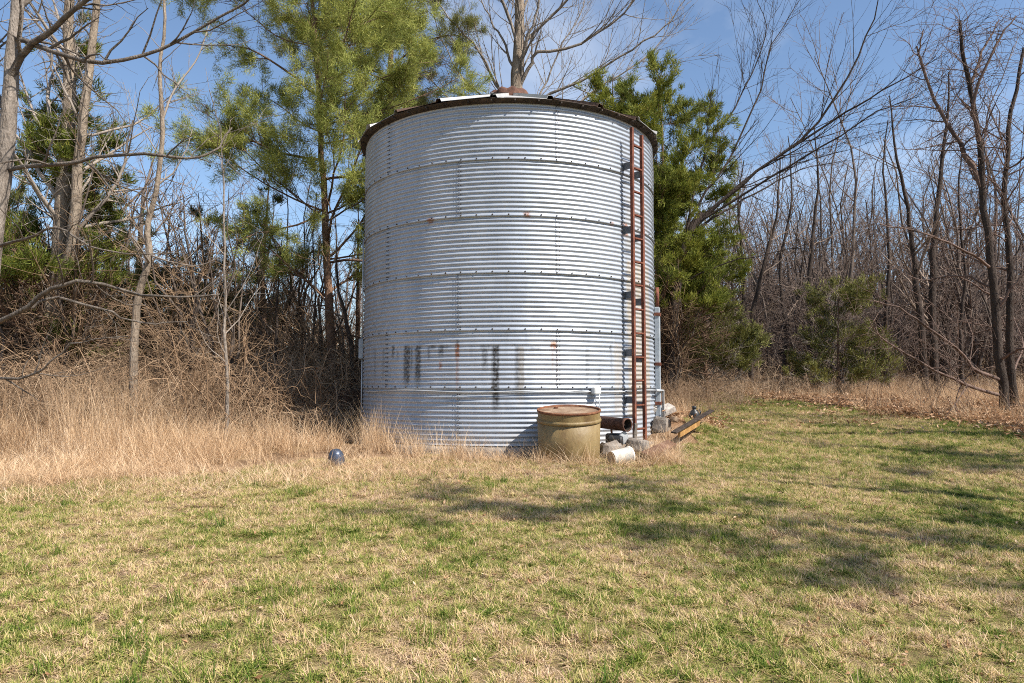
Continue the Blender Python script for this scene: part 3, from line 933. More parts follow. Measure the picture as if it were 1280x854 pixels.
class Skel:
    def __init__(s, seed): s.rng = np.random.default_rng(seed); s.lv = {}

    def path(s, lvl, pts, k=14, jit=0.0):
        q = smooth_path(pts, k)
        if jit: q[1:-1, :3] += s.rng.normal(0, jit, (k - 2, 3))
        q[:, 3] = np.maximum(q[:, 3], .003)
        s.lv.setdefault(lvl, []).append((q[None, :, :3], q[None, :, 3]))
        return s

    def sprout(s, src, dst, per_m, t=(.2, 1), ang=(50, 12), frac=(.35, .6), fall=.5, k=6, wander=.12, trop=.05, rr=(.4, .6), rmin=.004, lmin=.15, lmax=9, cap=None, flat=0.0, droop=0.0):
        g = s.rng
        out = []
        for P, Rd in s.lv.get(src, []):
            n, kk, _ = P.shape
            seg = np.linalg.norm(np.diff(P, axis=1), axis=2)
            ln = seg.sum(1)
            cnt = g.poisson(per_m * ln * (t[1] - t[0]))
            if cap: cnt = np.minimum(cnt, cap)
            ii = np.repeat(np.arange(n), cnt)
            m = len(ii)
            if m == 0: continue
            tt = g.uniform(t[0], t[1], m)
            f = tt * (kk - 1); i0 = np.clip(f.astype(int), 0, kk - 2); fr = (f - i0)[:, None]
            O = P[ii, i0] * (1 - fr) + P[ii, i0 + 1] * fr
            tang = unit(P[ii, i0 + 1] - P[ii, i0])
            rad = Rd[ii, i0] * (1 - fr[:, 0]) + Rd[ii, i0 + 1] * fr[:, 0]
            rv = g.normal(0, 1, (m, 3)); rv[:, 2] *= (1 - flat)
            perp = unit(rv - (rv * tang).sum(1, keepdims=True) * tang)
            a = np.radians(g.normal(ang[0], ang[1], m))[:, None]
            D = unit(np.cos(a) * tang + np.sin(a) * perp)
            Lc = np.clip(ln[ii] * g.uniform(frac[0], frac[1], m) * (1 - fall * tt), lmin, lmax)
            r0 = np.maximum(rad * g.uniform(rr[0], rr[1], m), rmin)
            pts = np.zeros((m, k, 3)); pts[:, 0] = O
            st = (Lc / (k - 1))[:, None]
            for j in range(1, k):
                D = unit(D + g.normal(0, wander, (m, 3)) + UP * trop - UP * droop * (j / k))
                pts[:, j] = pts[:, j - 1] + D * st
            rads = r0[:, None] * np.linspace(1, .28, k)[None]
            rads = np.maximum(rads, rmin * .55)
            out.append((pts, rads))
        s.lv.setdefault(dst, []).extend(out)
        return s

    def mesh(s, name, levels, mat, sides):
        V, F, off = [], [], 0
        for l in levels:
            v, f = tubes(s.lv.get(l, []), sides[l])
            V.append(v); F.append(f + off); off += len(v)
        return make_mesh(name, np.concatenate(V), [np.concatenate(F)], [mat], True)

    def ends(s, lvl, per, t=(.35, 1.0)):
        """points and directions along the paths of a level"""
        g = s.rng; C, D = [], []
        for P, Rd in s.lv.get(lvl, []):
            n, kk, _ = P.shape
            ii = np.repeat(np.arange(n), per)
            f = g.uniform(t[0], t[1], len(ii)) * (kk - 1); i0 = np.clip(f.astype(int), 0, kk - 2); fr = (f - i0)[:, None]
            C.append(P[ii, i0] * (1 - fr) + P[ii, i0 + 1] * fr)
            D.append(unit(P[ii, i0 + 1] - P[ii, i0]))
        return np.concatenate(C), np.concatenate(D)


def needles(rng, C, D, per, ln, w, spread, tint_n=.5, up=.25, jit=.04):
    """tufts of thin pointed leaves -> verts, tris, tint"""
    n = len(C)
    D = unit(D + UP * up)
    ii = np.repeat(np.arange(n), per)
    m = len(ii)
    rv = rng.normal(0, 1, (m, 3)); d = D[ii]
    perp = unit(rv - (rv * d).sum(1, keepdims=True) * d)
    a = rng.uniform(spread[0], spread[1], m)[:, None]
    nd = unit(np.cos(a) * d + np.sin(a) * perp)
    L = rng.uniform(ln[0], ln[1], m)[:, None]
    c = C[ii] + rng.normal(0, jit, (m, 3))
    side = unit(np.cross(nd, rng.normal(0, 1, (m, 3)))) * (w * rng.uniform(.7, 1.3, m)[:, None])
    V = np.stack([c - side, c + side, c + nd * L], 1).reshape(-1, 3)
    F = np.arange(m * 3).reshape(m, 3)
    tv = np.clip(rng.normal(.5, .17, n)[ii] + rng.normal(0, .10, m), 0, 1)
    return V, F, np.repeat(tv, 3)


def tree_obj(name, base, label, cat="tree", group=None):
    o = empty(name, base)
    return tag(o, label, cat, group)


def finish(sk, name, label, tmat, bmat, crown_levels, base, fol=None, fmat=None, sides=None, group=None, trunk_levels=(0,)):
    sides = sides or {0: 10, 1: 7, 2: 5, 3: 3, 4: 3, 5: 3}
    base = np.asarray(base, float)
    for l in sk.lv: sk.lv[l] = [(P - base, Rd) for P, Rd in sk.lv[l]]
    o = tree_obj(name, base, label, "tree", group)
    mobj("trunk", sk.mesh("trunk", trunk_levels, tmat, sides), o)
    if crown_levels:
        mobj("branches" if fol is not None else "crown", sk.mesh("branches", crown_levels, bmat, sides), o)
    if fol is not None:
        V, F, tv = fol
        mobj("crown", make_mesh("crown", V - base, [F], [fmat], False, {"tint": tv}), o)
    return o


def pp(seq, depth, r0, r1, dd=None, sink=True):
    """pixel polyline -> (x,y,z,r) with radii running r0..r1; dd = depth offsets"""
    n = len(seq)
    out = []
    for i, (x, y) in enumerate(seq):
        dpt = depth + (dd[i] if dd is not None else 0)
        p = pix(x, y, dpt)
        out.append((*p, r0 + (r1 - r0) * i / (n - 1)))
    out = np.array(out)
    if sink:
        b = out[0].copy()
        g = gz(b[0], b[1]) - .15
        if b[2] > g + .05:
            out = np.concatenate([[[b[0] - (out[1][0] - b[0]) * .05, b[1], g, r0 * 1.35]], out])
        else: out[0, 2] = g; out[0, 3] *= 1.3
    return out


# 1 grey tree at the left edge, its limbs reaching right
sk = Skel(11)
tp = pp([(-26, 520), (-22, 420), (-8, 300), (3, 225), (12, 130), (17, 60), (24, -20), (34, -140), (40, -260)], 9.0, .135, .05)
base = tp[0, :3]
sk.path(0, tp, 26, .006)
for seq, r, dd in [([(9, 112), (24, 74), (58, 42), (112, -4), (170, -70)], .055, [0, -.1, -.3, -.6, -1]),
                   ([(16, 48), (50, 59), (88, 72), (140, 78), (190, 65), (240, 42), (300, 8), (350, -30)], .034, [0, -.2, -.4, -.5, -.5, -.5, -.6, -.8]),
                   ([(4, 214), (50, 207), (92, 204), (125, 195), (200, 193), (245, 198), (272, 184), (290, 160)], .030, [0, -.2, -.3, -.4, -.4, -.3, -.2, 0]),
                   ([(-10, 310), (30, 300), (70, 285), (100, 300), (150, 318), (230, 316)], .020, [0, -.3, -.5, -.6, -.6, -.5]),
                   ([(-22, 408), (20, 392), (52, 368), (86, 353), (120, 352), (170, 366), (220, 372), (275, 368)], .034, [0, -.3, -.4, -.5, -.5, -.3, -.2, 0]),
                   ([(30, 388), (70, 372), (130, 388), (180, 404), (236, 402)], .022, [-.3, -.2, -.1, 0, .1]),
                   ([(-24, 470), (20, 474), (60, 458), (90, 430), (160, 420)], .020, [0, -.2, -.3, -.4, -.5]),
                   ([(12, 140), (-30, 90), (-90, 20), (-160, -60)], .05, [0, .2, .4, .6]),
                   ([(20, 20), (60, -40), (90, -120), (100, -220)], .04, [0, .3, .7, 1.0]),
                   ([(-5, 290), (-60, 250), (-150, 230)], .04, [0, .2, .3])]:
    sk.path(1, pp(seq, 9.0, r, r * .3, dd, False), 16, .012)
sk.sprout(1, 2, 3.6, (.15, 1), (48, 14), (.16, .42), .3, 6, .16, .03, (.4, .7), .005, .2, 1.3)
sk.sprout(2, 3, 6.5, (.15, 1), (45, 15), (.3, .6), .3, 5, .18, .03, (.5, .7), .0028, .1, .55)
finish(sk, "hardwood_tree", "leafless grey tree at the left edge of the picture, limbs reaching right", M["bark_grey"], M["bark_mid"], (1, 2, 3), base)

# 2 tall pale twin trunk behind it
sk = Skel(12)
tp = pp([(60, 485), (72, 330), (83, 200), (88, 100), (84, 40), (92, -60), (100, -200)], 14.0, .17, .06)
base = tp[0, :3]
sk.path(0, tp, 22, .015)
sk.path(0, pp([(74, 360), (92, 300), (97, 210), (110, 95), (122, -10), (140, -150)], 14.0, .12, .05, [0, -.2, -.3, -.3, -.2, 0], False), 18, .015)
sk.sprout(0, 1, 1.8, (.30, 1), (46, 12), (.14, .34), .3, 8, .13, .03, (.22, .4), .010, .6, 3.2)
sk.sprout(1, 2, 4.0, (.2, 1), (45, 14), (.25, .5), .3, 6, .14, .03, (.4, .6), .006, .25, 1.4)
sk.sprout(2, 3, 5.0, (.15, 1), (42, 15), (.3, .6), .3, 5, .16, .02, (.5, .7), .0035, .12, .7)
sk.sprout(0, 4, 16, (.05, .8), (60, 25), (.05, .14), .1, 6, .22, .05, (.06, .14), .005, .25, .9)
finish(sk, "hardwood_tree", "tall pale tan twin-trunked bare tree rising through the cedar at far left", M["bark_pale"], M["twig_grey"], (1, 2, 3, 4), base)


def cedar(name, label, px, py_base, py_top, depth, rad, seed, fmat, dens=1.0, low=.12, lean=(0, 0), open_=0.0, tw=M["bark_cedar"], tint_shift=0.0, dead=True, stems=1, group=None, taper=.85, nl=(.09, .19), npt=11, sprd=.12):
    sk = Skel(seed)
    b = pix(px, py_base, depth)
    g = gz(b[0], b[1]) - .12
    top = pix(px + lean[0], py_top, depth + lean[1])
    H = top[2] - g
    base = np.array([b[0], b[1], g])
    for st in range(stems):
        off = sk.rng.normal(0, sprd * rad, 3) * (st > 0); off[2] = 0
        tip = np.array([top[0], top[1], g + H * (1 - .08 * st)]) + off * 5
        mid = (base + tip) / 2 + np.array([*sk.rng.normal(0, .05 * rad, 2), 0]) + off * 2
        r0 = .012 * H + .02
        sk.path(0, [(*(base + off * .5), r0 * 1.2), (*(base * .75 + mid * .25 + off), r0), (*mid, r0 * .55), (*tip, .008)], 18)
    sk.sprout(0, 1, 9 * dens / stems, (low, .98), (66, 12), (rad * 1.05 / H, rad * 1.45 / H), taper, 7, .10, .06, (.22, .36), .006, .25, rad * 1.7)
    sk.sprout(1, 2, 8.5, (.15, 1), (42, 14), (.3, .55), .3, 5, .12, .07, (.45, .6), .004, .16, .8)
    sk.sprout(2, 3, 7, (.1, 1), (40, 14), (.4, .65), .2, 3, .12, .1, (.5, .7), .003, .10, .38)
    fr = np.random.default_rng(seed + 500)
    C1, D1 = sk.ends(3, 3, (.2, 1)); C2, D2 = sk.ends(2, 4, (.4, 1))
    C, D = np.concatenate([C1, C2]), np.concatenate([D1, D2])
    # the shaded inside of the crown and its foot have no live sprays
    ax = base + (np.array([top[0], top[1], g + H]) - base) * np.clip((C[:, 2:3] - g) / H, 0, 1)
    rd = np.linalg.norm((C - ax)[:, :2], axis=1)
    hh = (C[:, 2] - g) / H
    keep = (rd > rad * (.22 + open_ * .3) * (1 - hh)) & (hh > low + .04) & (vnoise(C[:, 0] * 1.0 + C[:, 1], C[:, 2] * 1.0 + C[:, 1] * .5, .55, seed, 2) > .34 + open_ * .28)
    C, D = C[keep], D[keep]
    V, F, tv = needles(fr, C, D, npt, nl, .0085, (.15, .85), up=.35, jit=.04)
    tv = np.clip(tv + tint_shift + .25 * (np.repeat(np.repeat(vnoise(C[:, 0] + 9, C[:, 2] + C[:, 1], .5, seed + 3, 2), npt), 3) - .5) * 2 * .6, 0, 1)
    return finish(sk, name, label, M["bark_cedar"], tw, (1, 2, 3), base, (V, F, tv), fmat, group=group)


cedar("cedar_tree", "shaggy cedar wrapped round the pale twin trunks at far left", 62, 490, 20, 14.6, 2.4, 21, M["cedar"], dens=1.25, low=.28, open_=.28, lean=(20, 0), tint_shift=-.05)
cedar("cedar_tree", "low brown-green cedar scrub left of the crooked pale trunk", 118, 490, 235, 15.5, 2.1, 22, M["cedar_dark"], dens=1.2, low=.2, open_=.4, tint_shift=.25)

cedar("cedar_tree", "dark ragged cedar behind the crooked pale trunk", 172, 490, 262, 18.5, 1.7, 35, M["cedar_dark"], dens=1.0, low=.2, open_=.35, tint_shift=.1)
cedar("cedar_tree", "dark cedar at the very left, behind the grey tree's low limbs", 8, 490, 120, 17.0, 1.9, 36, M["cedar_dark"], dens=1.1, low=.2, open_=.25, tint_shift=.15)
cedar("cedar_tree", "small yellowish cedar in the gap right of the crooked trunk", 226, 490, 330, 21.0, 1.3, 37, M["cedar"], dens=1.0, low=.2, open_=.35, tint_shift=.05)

# 3 slim crooked pale trunk
sk = Skel(13)
tp = pp([(166, 505), (168, 430), (172, 372), (187, 322), (184, 285), (196, 232), (203, 160), (200, 90), (206, 20), (200, -60)], 12.0, .072, .018)
base = tp[0, :3]
sk.path(0, tp, 30, .006)
sk.path(1, pp([(203, 150), (218, 112), (246, 74), (262, 30)], 12.0, .022, .008, [0, .2, .4, .5], False), 12)
sk.path(1, pp([(186, 318), (215, 328), (248, 332), (275, 322)], 12.0, .016, .006, [0, -.2, -.3, -.4], False), 12)
sk.sprout(0, 1, 1.6, (.25, 1), (55, 14), (.07, .2), .3, 8, .14, .04, (.25, .45), .007, .4, 1.5)
sk.sprout(1, 2, 4, (.15, 1), (48, 14), (.2, .45), .3, 5, .16, .02, (.4, .6), .004, .15, .8)
sk.sprout(2, 3, 6, (.1, 1), (45, 15), (.3, .6), .3, 4, .16, .02, (.5, .7), .0026, .1, .4)
finish(sk, "hardwood_tree", "slim crooked pale-barked bare tree right of the shaggy cedar", M["bark_pale"], M["twig_grey"], (1, 2, 3), base)

# 4 thin straight sapling
sk = Skel(14)
tp = pp([(284, 520), (282, 420), (281, 330), (279, 240), (276, 160)], 10.9, .028, .006)
base = tp[0, :3]
sk.path(0, tp, 18, .01)
sk.sprout(0, 1, 3.2, (.3, 1), (45, 12), (.15, .35), .4, 7, .12, .06, (.35, .5), .005, .3, 1.6)
sk.sprout(1, 2, 5, (.15, 1), (45, 14), (.2, .45), .3, 5, .15, .03, (.4, .6), .003, .12, .6)
finish(sk, "sapling", "thin straight bare sapling at the back of the tall dry grass", M["bark_grey"], M["twig_grey"], (1, 2), base)


def pine(name, label, seq, depth, r0, rad, seed, fmat, t0=.3, dens=1.5, extra=(), tint=0.0, keepv=.30, per=7, bare=False, npt=13, world=None):
    sk = Skel(seed)
    tp = pp(seq, depth, r0, .02) if world is None else np.array([(wx, wy, wz, r0 * (1 - .85 * i / (len(world) - 1))) for i, (wx, wy, wz) in enumerate(world)])
    base = tp[0, :3].copy()
    sk.path(0, tp, 26, .01)
    ln = np.linalg.norm(np.diff(tp[:, :3], axis=0), axis=1).sum()
    for ex in extra: sk.path(1, pp(ex[0], depth, ex[1], .008, ex[2], False), 10, .02)
    sk.sprout(0, 1, dens, (t0, .97), (68, 14), (rad * .7 / ln, rad * 1.35 / ln), .25, 9, .10, .045, (.25, .42), .012, .4, rad * 1.5)
    if bare: sk.sprout(0, 5, 1.4, (.12, t0 + .05), (80, 12), (.5 * rad / ln, 1.1 * rad / ln), .0, 7, .12, -.02, (.12, .2), .006, .3, rad)
    sk.sprout(1, 2, 5.5, (.2, 1), (50, 14), (.26, .5), .3, 6, .13, .05, (.4, .6), .006, .25, 1.4)
    sk.sprout(2, 3, 9, (.15, 1), (42, 14), (.28, .55), .25, 5, .12, .08, (.5, .7), .0035, .12, .5)
    fr = np.random.default_rng(seed + 900)
    C1, D1 = sk.ends(3, per, (.3, 1)); C2, D2 = sk.ends(2, 6, (.4, 1))
    C, D = np.concatenate([C1, C2]), np.concatenate([D1, D2])
    nz = vnoise(C[:, 0] + C[:, 1] * .6, C[:, 2] + C[:, 1] * .4, .7, seed, 2)
    keep = nz > keepv
    C, D = C[keep], D[keep]
    V, F, tv = needles(fr, C, D, npt, (.08, .16), .0048, (.25, 1.25), up=.3, jit=.05)
    tv = np.clip(tv + tint, 0, 1)
    if bare: sk.sprout(5, 4, 4, (.2, 1), (50, 14), (.2, .4), .3, 5, .15, -.02, (.4, .6), .003, .1, .6)
    return finish(sk, name, label, M["bark_pine"], M["bark_cedar"], (1, 2, 3, 4, 5), base, (V, F, tv), fmat)


pine("pine_tree", "yellow-green pine with a wide crown just left of the grain bin",
     [(418, 492), (413, 400), (409, 330), (405, 240), (400, 150), (396, 60), (386, -40), (380, -130)], 15.2, .10, 3.0, 31, M["pine"], t0=.28, dens=7.5,
     extra=[([(404, 262), (372, 282), (335, 288), (300, 300)], .025, [0, -.5, -.9, -1.2]), ([(402, 200), (350, 190), (290, 170), (225, 178)], .03, [0, -.4, -.6, -.7]),
            ([(402, 225), (450, 215), (490, 190), (520, 200)], .03, [0, -.3, -.6, -.8]), ([(398, 120), (330, 70), (280, 55)], .03, [0, -.3, -.5])], tint=.08, bare=True)
pine("pine_tree", "taller sparse pine with a reddish trunk behind the yellow-green pine",
     [(478, 480), (480, 330), (486, 200), (487, 110), (490, 20), (486, -90), (480, -200)], 19.0, .13, 2.5, 32, M["pine_dull"], t0=.42, dens=6.0, tint=.08, keepv=.34, per=7)
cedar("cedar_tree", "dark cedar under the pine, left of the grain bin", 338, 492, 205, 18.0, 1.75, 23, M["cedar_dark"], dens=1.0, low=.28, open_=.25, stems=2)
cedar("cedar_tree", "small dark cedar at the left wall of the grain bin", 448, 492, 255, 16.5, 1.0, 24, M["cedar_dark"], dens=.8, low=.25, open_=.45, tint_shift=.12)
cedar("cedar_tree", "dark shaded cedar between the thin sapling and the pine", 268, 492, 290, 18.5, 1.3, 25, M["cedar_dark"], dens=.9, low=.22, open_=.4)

# leaning dark trunk close to the bin, and thin dark stems under the pine
for i, (seq, dpt, r, lab) in enumerate([([(443, 500), (440, 440), (430, 390), (421, 340), (418, 260)], 14.3, .06, "dark trunk leaning left close to the bin's left wall"),
                                        ([(391, 500), (391, 430), (394, 370), (392, 300), (396, 240)], 14.8, .028, "thin dark stem just left of the pine trunk"),
                                        ([(346, 500), (345, 440), (346, 380), (352, 300)], 15.0, .05, "dark bare stem in the shade under the dark cedar"),
                                        ([(323, 500), (322, 440), (324, 380), (318, 300)], 16.0, .04, "second dark bare stem under the dark cedar, left of its neighbour")]):
    sk = Skel(40 + i)
    tp = pp(seq, dpt, r, .008); base = tp[0, :3]
    sk.path(0, tp, 18, .012)
    sk.sprout(0, 1, 2.6, (.25, 1), (58, 14), (.18, .4), .3, 7, .14, .03, (.3, .5), .006, .3, 1.5)
    sk.sprout(1, 2, 5, (.2, 1), (48, 14), (.2, .45), .3, 5, .16, .0, (.4, .6), .0035, .15, .7)
    sk.sprout(2, 3, 6, (.2, 1), (48, 14), (.3, .5), .3, 4, .16, .0, (.4, .6), .0028, .1, .35)
    finish(sk, "understory_tree", lab, M["bark_dark"], M["twig_brown"], (1, 2, 3), base)

# 5 bare tree right behind the bin
sk = Skel(15)
tp = pp([(640, 480), (642, 300), (645, 120), (648, 60), (650, -20), (652, -140), (650, -260)], 18.0, .21, .07)
base = tp[0, :3]
sk.path(0, tp, 22, .01)
for seq, r, dd in [([(646, 118), (662, 82), (672, 66), (716, 58), (762, 30), (800, -10), (830, -60)], .075, [0, -.2, -.3, -.4, -.6, -.8, -1]),
                   ([(643, 140), (690, 118), (742, 92), (790, 62), (830, 34), (858, -2)], .06, [0, -.3, -.5, -.7, -.9, -1]),
                   ([(640, 150), (622, 108), (596, 62), (560, 20), (530, -20)], .06, [0, -.2, -.4, -.5, -.6]),
                   ([(646, 96), (628, 50), (610, 20), (588, -40)], .055, [0, .2, .3, .4]), ([(648, 110), (656, 60), (672, 10), (682, -60)], .08, [0, -.3, -.5, -.6]),
                   ([(644, 170), (676, 118), (700, 62), (728, 10), (745, -50)], .045, [0, .4, .7, 1, 1.2]), ([(640, 180), (600, 120), (570, 86), (545, 30), (536, -30)], .04, [0, .5, .9, 1.2, 1.4]),
                   ([(646, 190), (720, 130), (770, 96), (820, 60), (842, 20)], .045, [0, .5, .9, 1.2, 1.4]), ([(644, 200), (590, 150), (540, 100), (500, 30)], .035, [0, .4, .8, 1])]:
    sk.path(1, pp(seq, 18.0, r * .72, r * .16, dd, False), 16, .02)
sk.sprout(0, 1, 2.2, (.5, 1), (36, 10), (.14, .34), .3, 9, .09, .06, (.25, .4), .015, .8, 4)
sk.sprout(1, 2, 4.2, (.15, 1), (32, 11), (.22, .5), .35, 8, .07, .07, (.35, .55), .007, .4, 2.4)
sk.sprout(2, 3, 5.0, (.15, 1), (34, 12), (.25, .5), .3, 6, .11, .06, (.45, .65), .005, .2, .9)
finish(sk, "hardwood_tree", "bare tree whose pale limbs fan out above the roof of the bin", M["bark_pale"], M["bark_grey"], (1, 2, 3), base)

# 6 cedar to the right behind the bin, and its neighbours
cedar("cedar_tree", "tall bright yellow-green cedar rising behind the bin's right side", 822, 480, 112, 17.2, 1.9, 26, M["cedar"], dens=2.5, low=.26, open_=-.1, tint_shift=.06, stems=3, lean=(4, 0), taper=.42, nl=(.07, .145), npt=18, sprd=.15)
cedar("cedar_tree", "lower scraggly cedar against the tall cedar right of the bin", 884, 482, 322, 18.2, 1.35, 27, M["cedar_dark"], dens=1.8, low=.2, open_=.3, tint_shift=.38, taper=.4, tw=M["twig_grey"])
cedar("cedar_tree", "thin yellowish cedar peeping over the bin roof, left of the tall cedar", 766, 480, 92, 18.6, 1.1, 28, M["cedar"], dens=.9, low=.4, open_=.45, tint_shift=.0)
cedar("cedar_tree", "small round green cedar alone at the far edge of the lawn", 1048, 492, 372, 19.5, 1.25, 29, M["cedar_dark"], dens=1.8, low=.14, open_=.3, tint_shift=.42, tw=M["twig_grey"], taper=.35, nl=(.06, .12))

# 7 leaning tree fanning up to the right
sk = Skel(16)
tp = pp([(838, 480), (842, 400), (850, 330), (862, 290), (877, 266)], 16.5, .13, .085)
base = tp[0, :3]
sk.path(0, tp, 16, .01)
for seq, r, dd in [([(862, 290), (909, 246), (946, 214), (1010, 165), (1059, 97), (1089, 34), (1100, -12)], .046, [0, -.2, -.4, -.7, -1, -1.2, -1.3]),
                   ([(870, 276), (950, 211), (1040, 152), (1085, 124), (1137, 94), (1170, 70)], .034, [0, -.4, -.8, -1.2, -1.5, -1.7]),
                   ([(858, 290), (871, 255), (912, 199), (950, 112), (965, 56), (1002, -4)], .034, [0, 0, .1, .2, .3, .4]),
                   ([(852, 310), (882, 195), (924, 124), (957, 45), (942, -10)], .028, [0, .2, .5, .8, 1]),
                   ([(866, 282), (957, 226), (1040, 177), (1100, 139), (1150, 120)], .030, [0, -.6, -1.1, -1.5, -1.8]),
                   ([(864, 288), (930, 250), (1000, 212), (1060, 200)], .030, [0, .3, .6, .9]),
                   ([(845, 360), (900, 330), (960, 318), (1020, 300)], .022, [0, -.3, -.5, -.6])]:
    sk.path(1, pp(seq, 16.5, r, r * .2, dd, False), 16, .015)
sk.sprout(1, 2, 3.4, (.2, 1), (28, 9), (.2, .48), .35, 8, .08, .07, (.35, .5), .006, .4, 2.4)
sk.sprout(2, 3, 5.2, (.2, 1), (32, 11), (.25, .5), .3, 6, .09, .07, (.45, .65), .0045, .2, .9)
finish(sk, "hardwood_tree", "leaning bare tree whose long branches fan up to the right of the cedar", M["bark_dark"], M["bark_dark"], (1, 2, 3), base)

# 8 vine-hung trees at the right edge
sk = Skel(17)
tp = pp([(1256, 510), (1248, 420), (1238, 330), (1229, 250), (1225, 180), (1212, 110), (1202, 60), (1200, 26)], 14.2, .092, .026)
base = tp[0, :3]
sk.path(0, tp, 24, .012)
for seq, r, dd in [([(1230, 240), (1206, 190), (1180, 150), (1158, 100), (1146, 58)], .055, [0, .1, .2, .2, .2]),
                   ([(1158, 100), (1150, 66), (1155, 36)], .03, [.2, .1, 0]),
                   ([(1225, 180), (1216, 130), (1243, 60), (1270, 20)], .04, [0, -.2, -.4, -.5]),
                   ([(1212, 110), (1230, 62), (1249, 25)], .035, [0, .1, .2]),
                   ([(1250, 494), (1210, 482), (1178, 468), (1150, 452), (1105, 425), (1088, 405)], .035, [0, -.4, -.7, -.9, -1.1, -1.2]),
                   ([(1250, 475), (1218, 462), (1204, 442), (1160, 410), (1130, 388), (1092, 376)], .038, [0, -.5, -.6, -.9, -1, -1.1]),
                   ([(1238, 335), (1215, 318), (1180, 302), (1140, 288), (1100, 280)], .030, [0, -.4, -.7, -.9, -1]),
                   ([(1244, 390), (1272, 350), (1300, 330)], .03, [0, -.2, -.3]), ([(1240, 360), (1200, 345), (1150, 350), (1110, 330)], .022, [0, .3, .5, .6]),
                   ([(1250, 450), (1280, 435), (1310, 440)], .03, [0, -.5, -.8])]:
    sk.path(1, pp(seq, 14.2, r, r * .3, dd, False), 14, .012)
sk.sprout(1, 2, 4.0, (.15, 1), (55, 16), (.2, .5), .2, 7, .17, .02, (.3, .5), .005, .25, 1.3)
sk.sprout(0, 2, 3.0, (.35, 1), (55, 16), (.1, .3), .2, 7, .17, .02, (.15, .3), .005, .25, 1.3)
sk.sprout(2, 3, 7.5, (.1, 1), (52, 16), (.3, .6), .2, 6, .19, .0, (.5, .7), .0032, .15, .7)
sk.sprout(1, 4, 16, (.2, 1), (75, 22), (.2, .5), .1, 8, .18, -.02, (.1, .2), .0062, .3, 1.3, droop=.6)
sk.sprout(0, 4, 34, (.5, 1), (75, 22), (.1, .3), .1, 8, .18, -.02, (.06, .15), .0062, .3, 1.5, droop=.6)
finish(sk, "vine_hung_tree", "dark broken-topped bare tree draped with hanging vines at right edge", M["bark_dark"], M["twig_red"], (1, 2, 3, 4), base)
sk = Skel(18)
tp = pp([(1266, 512), (1262, 420), (1262, 330), (1256, 240), (1262, 150), (1280, 60)], 14.9, .085, .03)
base = tp[0, :3]
sk.path(0, tp, 22, .015)
sk.sprout(0, 1, 2.8, (.12, 1), (58, 14), (.2, .42), .3, 9, .14, .03, (.22, .4), .008, .5, 3)
sk.sprout(0, 4, 14, (.25, 1), (70, 22), (.08, .22), .1, 7, .2, 0, (.06, .15), .005, .25, 1.1, droop=.4)
sk.sprout(1, 2, 3.6, (.15, 1), (50, 14), (.2, .45), .3, 6, .16, .0, (.4, .6), .005, .2, 1.2)
sk.sprout(2, 3, 5, (.1, 1), (48, 14), (.3, .6), .2, 5, .17, -.02, (.5, .7), .003, .12, .6)
finish(sk, "hardwood_tree", "dark bare tree standing close behind the vine-hung tree at right edge", M["bark_dark"], M["twig_red"], (1, 2, 3, 4), base)

# 9 slim dark trunks at the woods' edge right of the bin
for i, (seq, dpt, r, lab) in enumerate([
        ([(1157, 500), (1150, 400), (1142, 320), (1134, 260), (1120, 190), (1112, 120)], 18.5, .10, "dark slim bare tree left of a close pair, right of the round cedar"),
        ([(1169, 500), (1166, 400), (1168, 300), (1176, 220), (1184, 150), (1186, 90)], 18.8, .11, "dark straight bare tree, right of a close pair near the vine-hung tree"),
        ([(938, 490), (940, 400), (958, 320), (972, 260), (975, 190)], 20.5, .075, "slim bare tree bending right at the lawn's far end"),
        ([(926, 490), (925, 420), (930, 340), (922, 260), (930, 200)], 21.0, .06, "slim straight bare tree just left of the bending one at the lawn's end"),
        ([(1020, 492), (1014, 420), (1012, 330), (1022, 240), (1018, 160)], 22.0, .10, "grey bare tree standing just left of the round cedar"),
        ([(1110, 496), (1108, 400), (1112, 310), (1104, 220), (1110, 150)], 21.5, .07, "slim bare tree just right of the round cedar"),
        ([(1085, 494), (1078, 420), (1090, 340), (1082, 250)], 24.0, .06, "thin bare tree behind the right side of the round cedar"),
        ([(1205, 500), (1200, 420), (1206, 340), (1198, 250), (1204, 180)], 19.5, .06, "thin bare tree behind the vine-hung tree's low limbs"),
        ([(978, 490), (982, 410), (975, 330), (990, 250), (985, 170)], 24.0, .08, "bare tree between the bending tree and the round cedar")]):
    sk = Skel(60 + i)
    tp = pp(seq, dpt, r, .014); base = tp[0, :3]
    sk.path(0, tp, 22, .015)
    sk.sprout(0, 1, 2.0, (.3, 1), (40, 12), (.16, .36), .35, 8, .10, .05, (.3, .5), .008, .4, 2.6)
    sk.sprout(1, 2, 3.0, (.2, 1), (40, 13), (.22, .46), .3, 6, .13, .05, (.4, .6), .0055, .2, 1.1)
    sk.sprout(2, 3, 4.5, (.1, 1), (40, 13), (.3, .6), .2, 5, .14, .04, (.5, .7), .0035, .12, .6)
    finish(sk, "hardwood_tree", lab, M["bark_dark"], M["twig_brown"], (1, 2, 3), base)

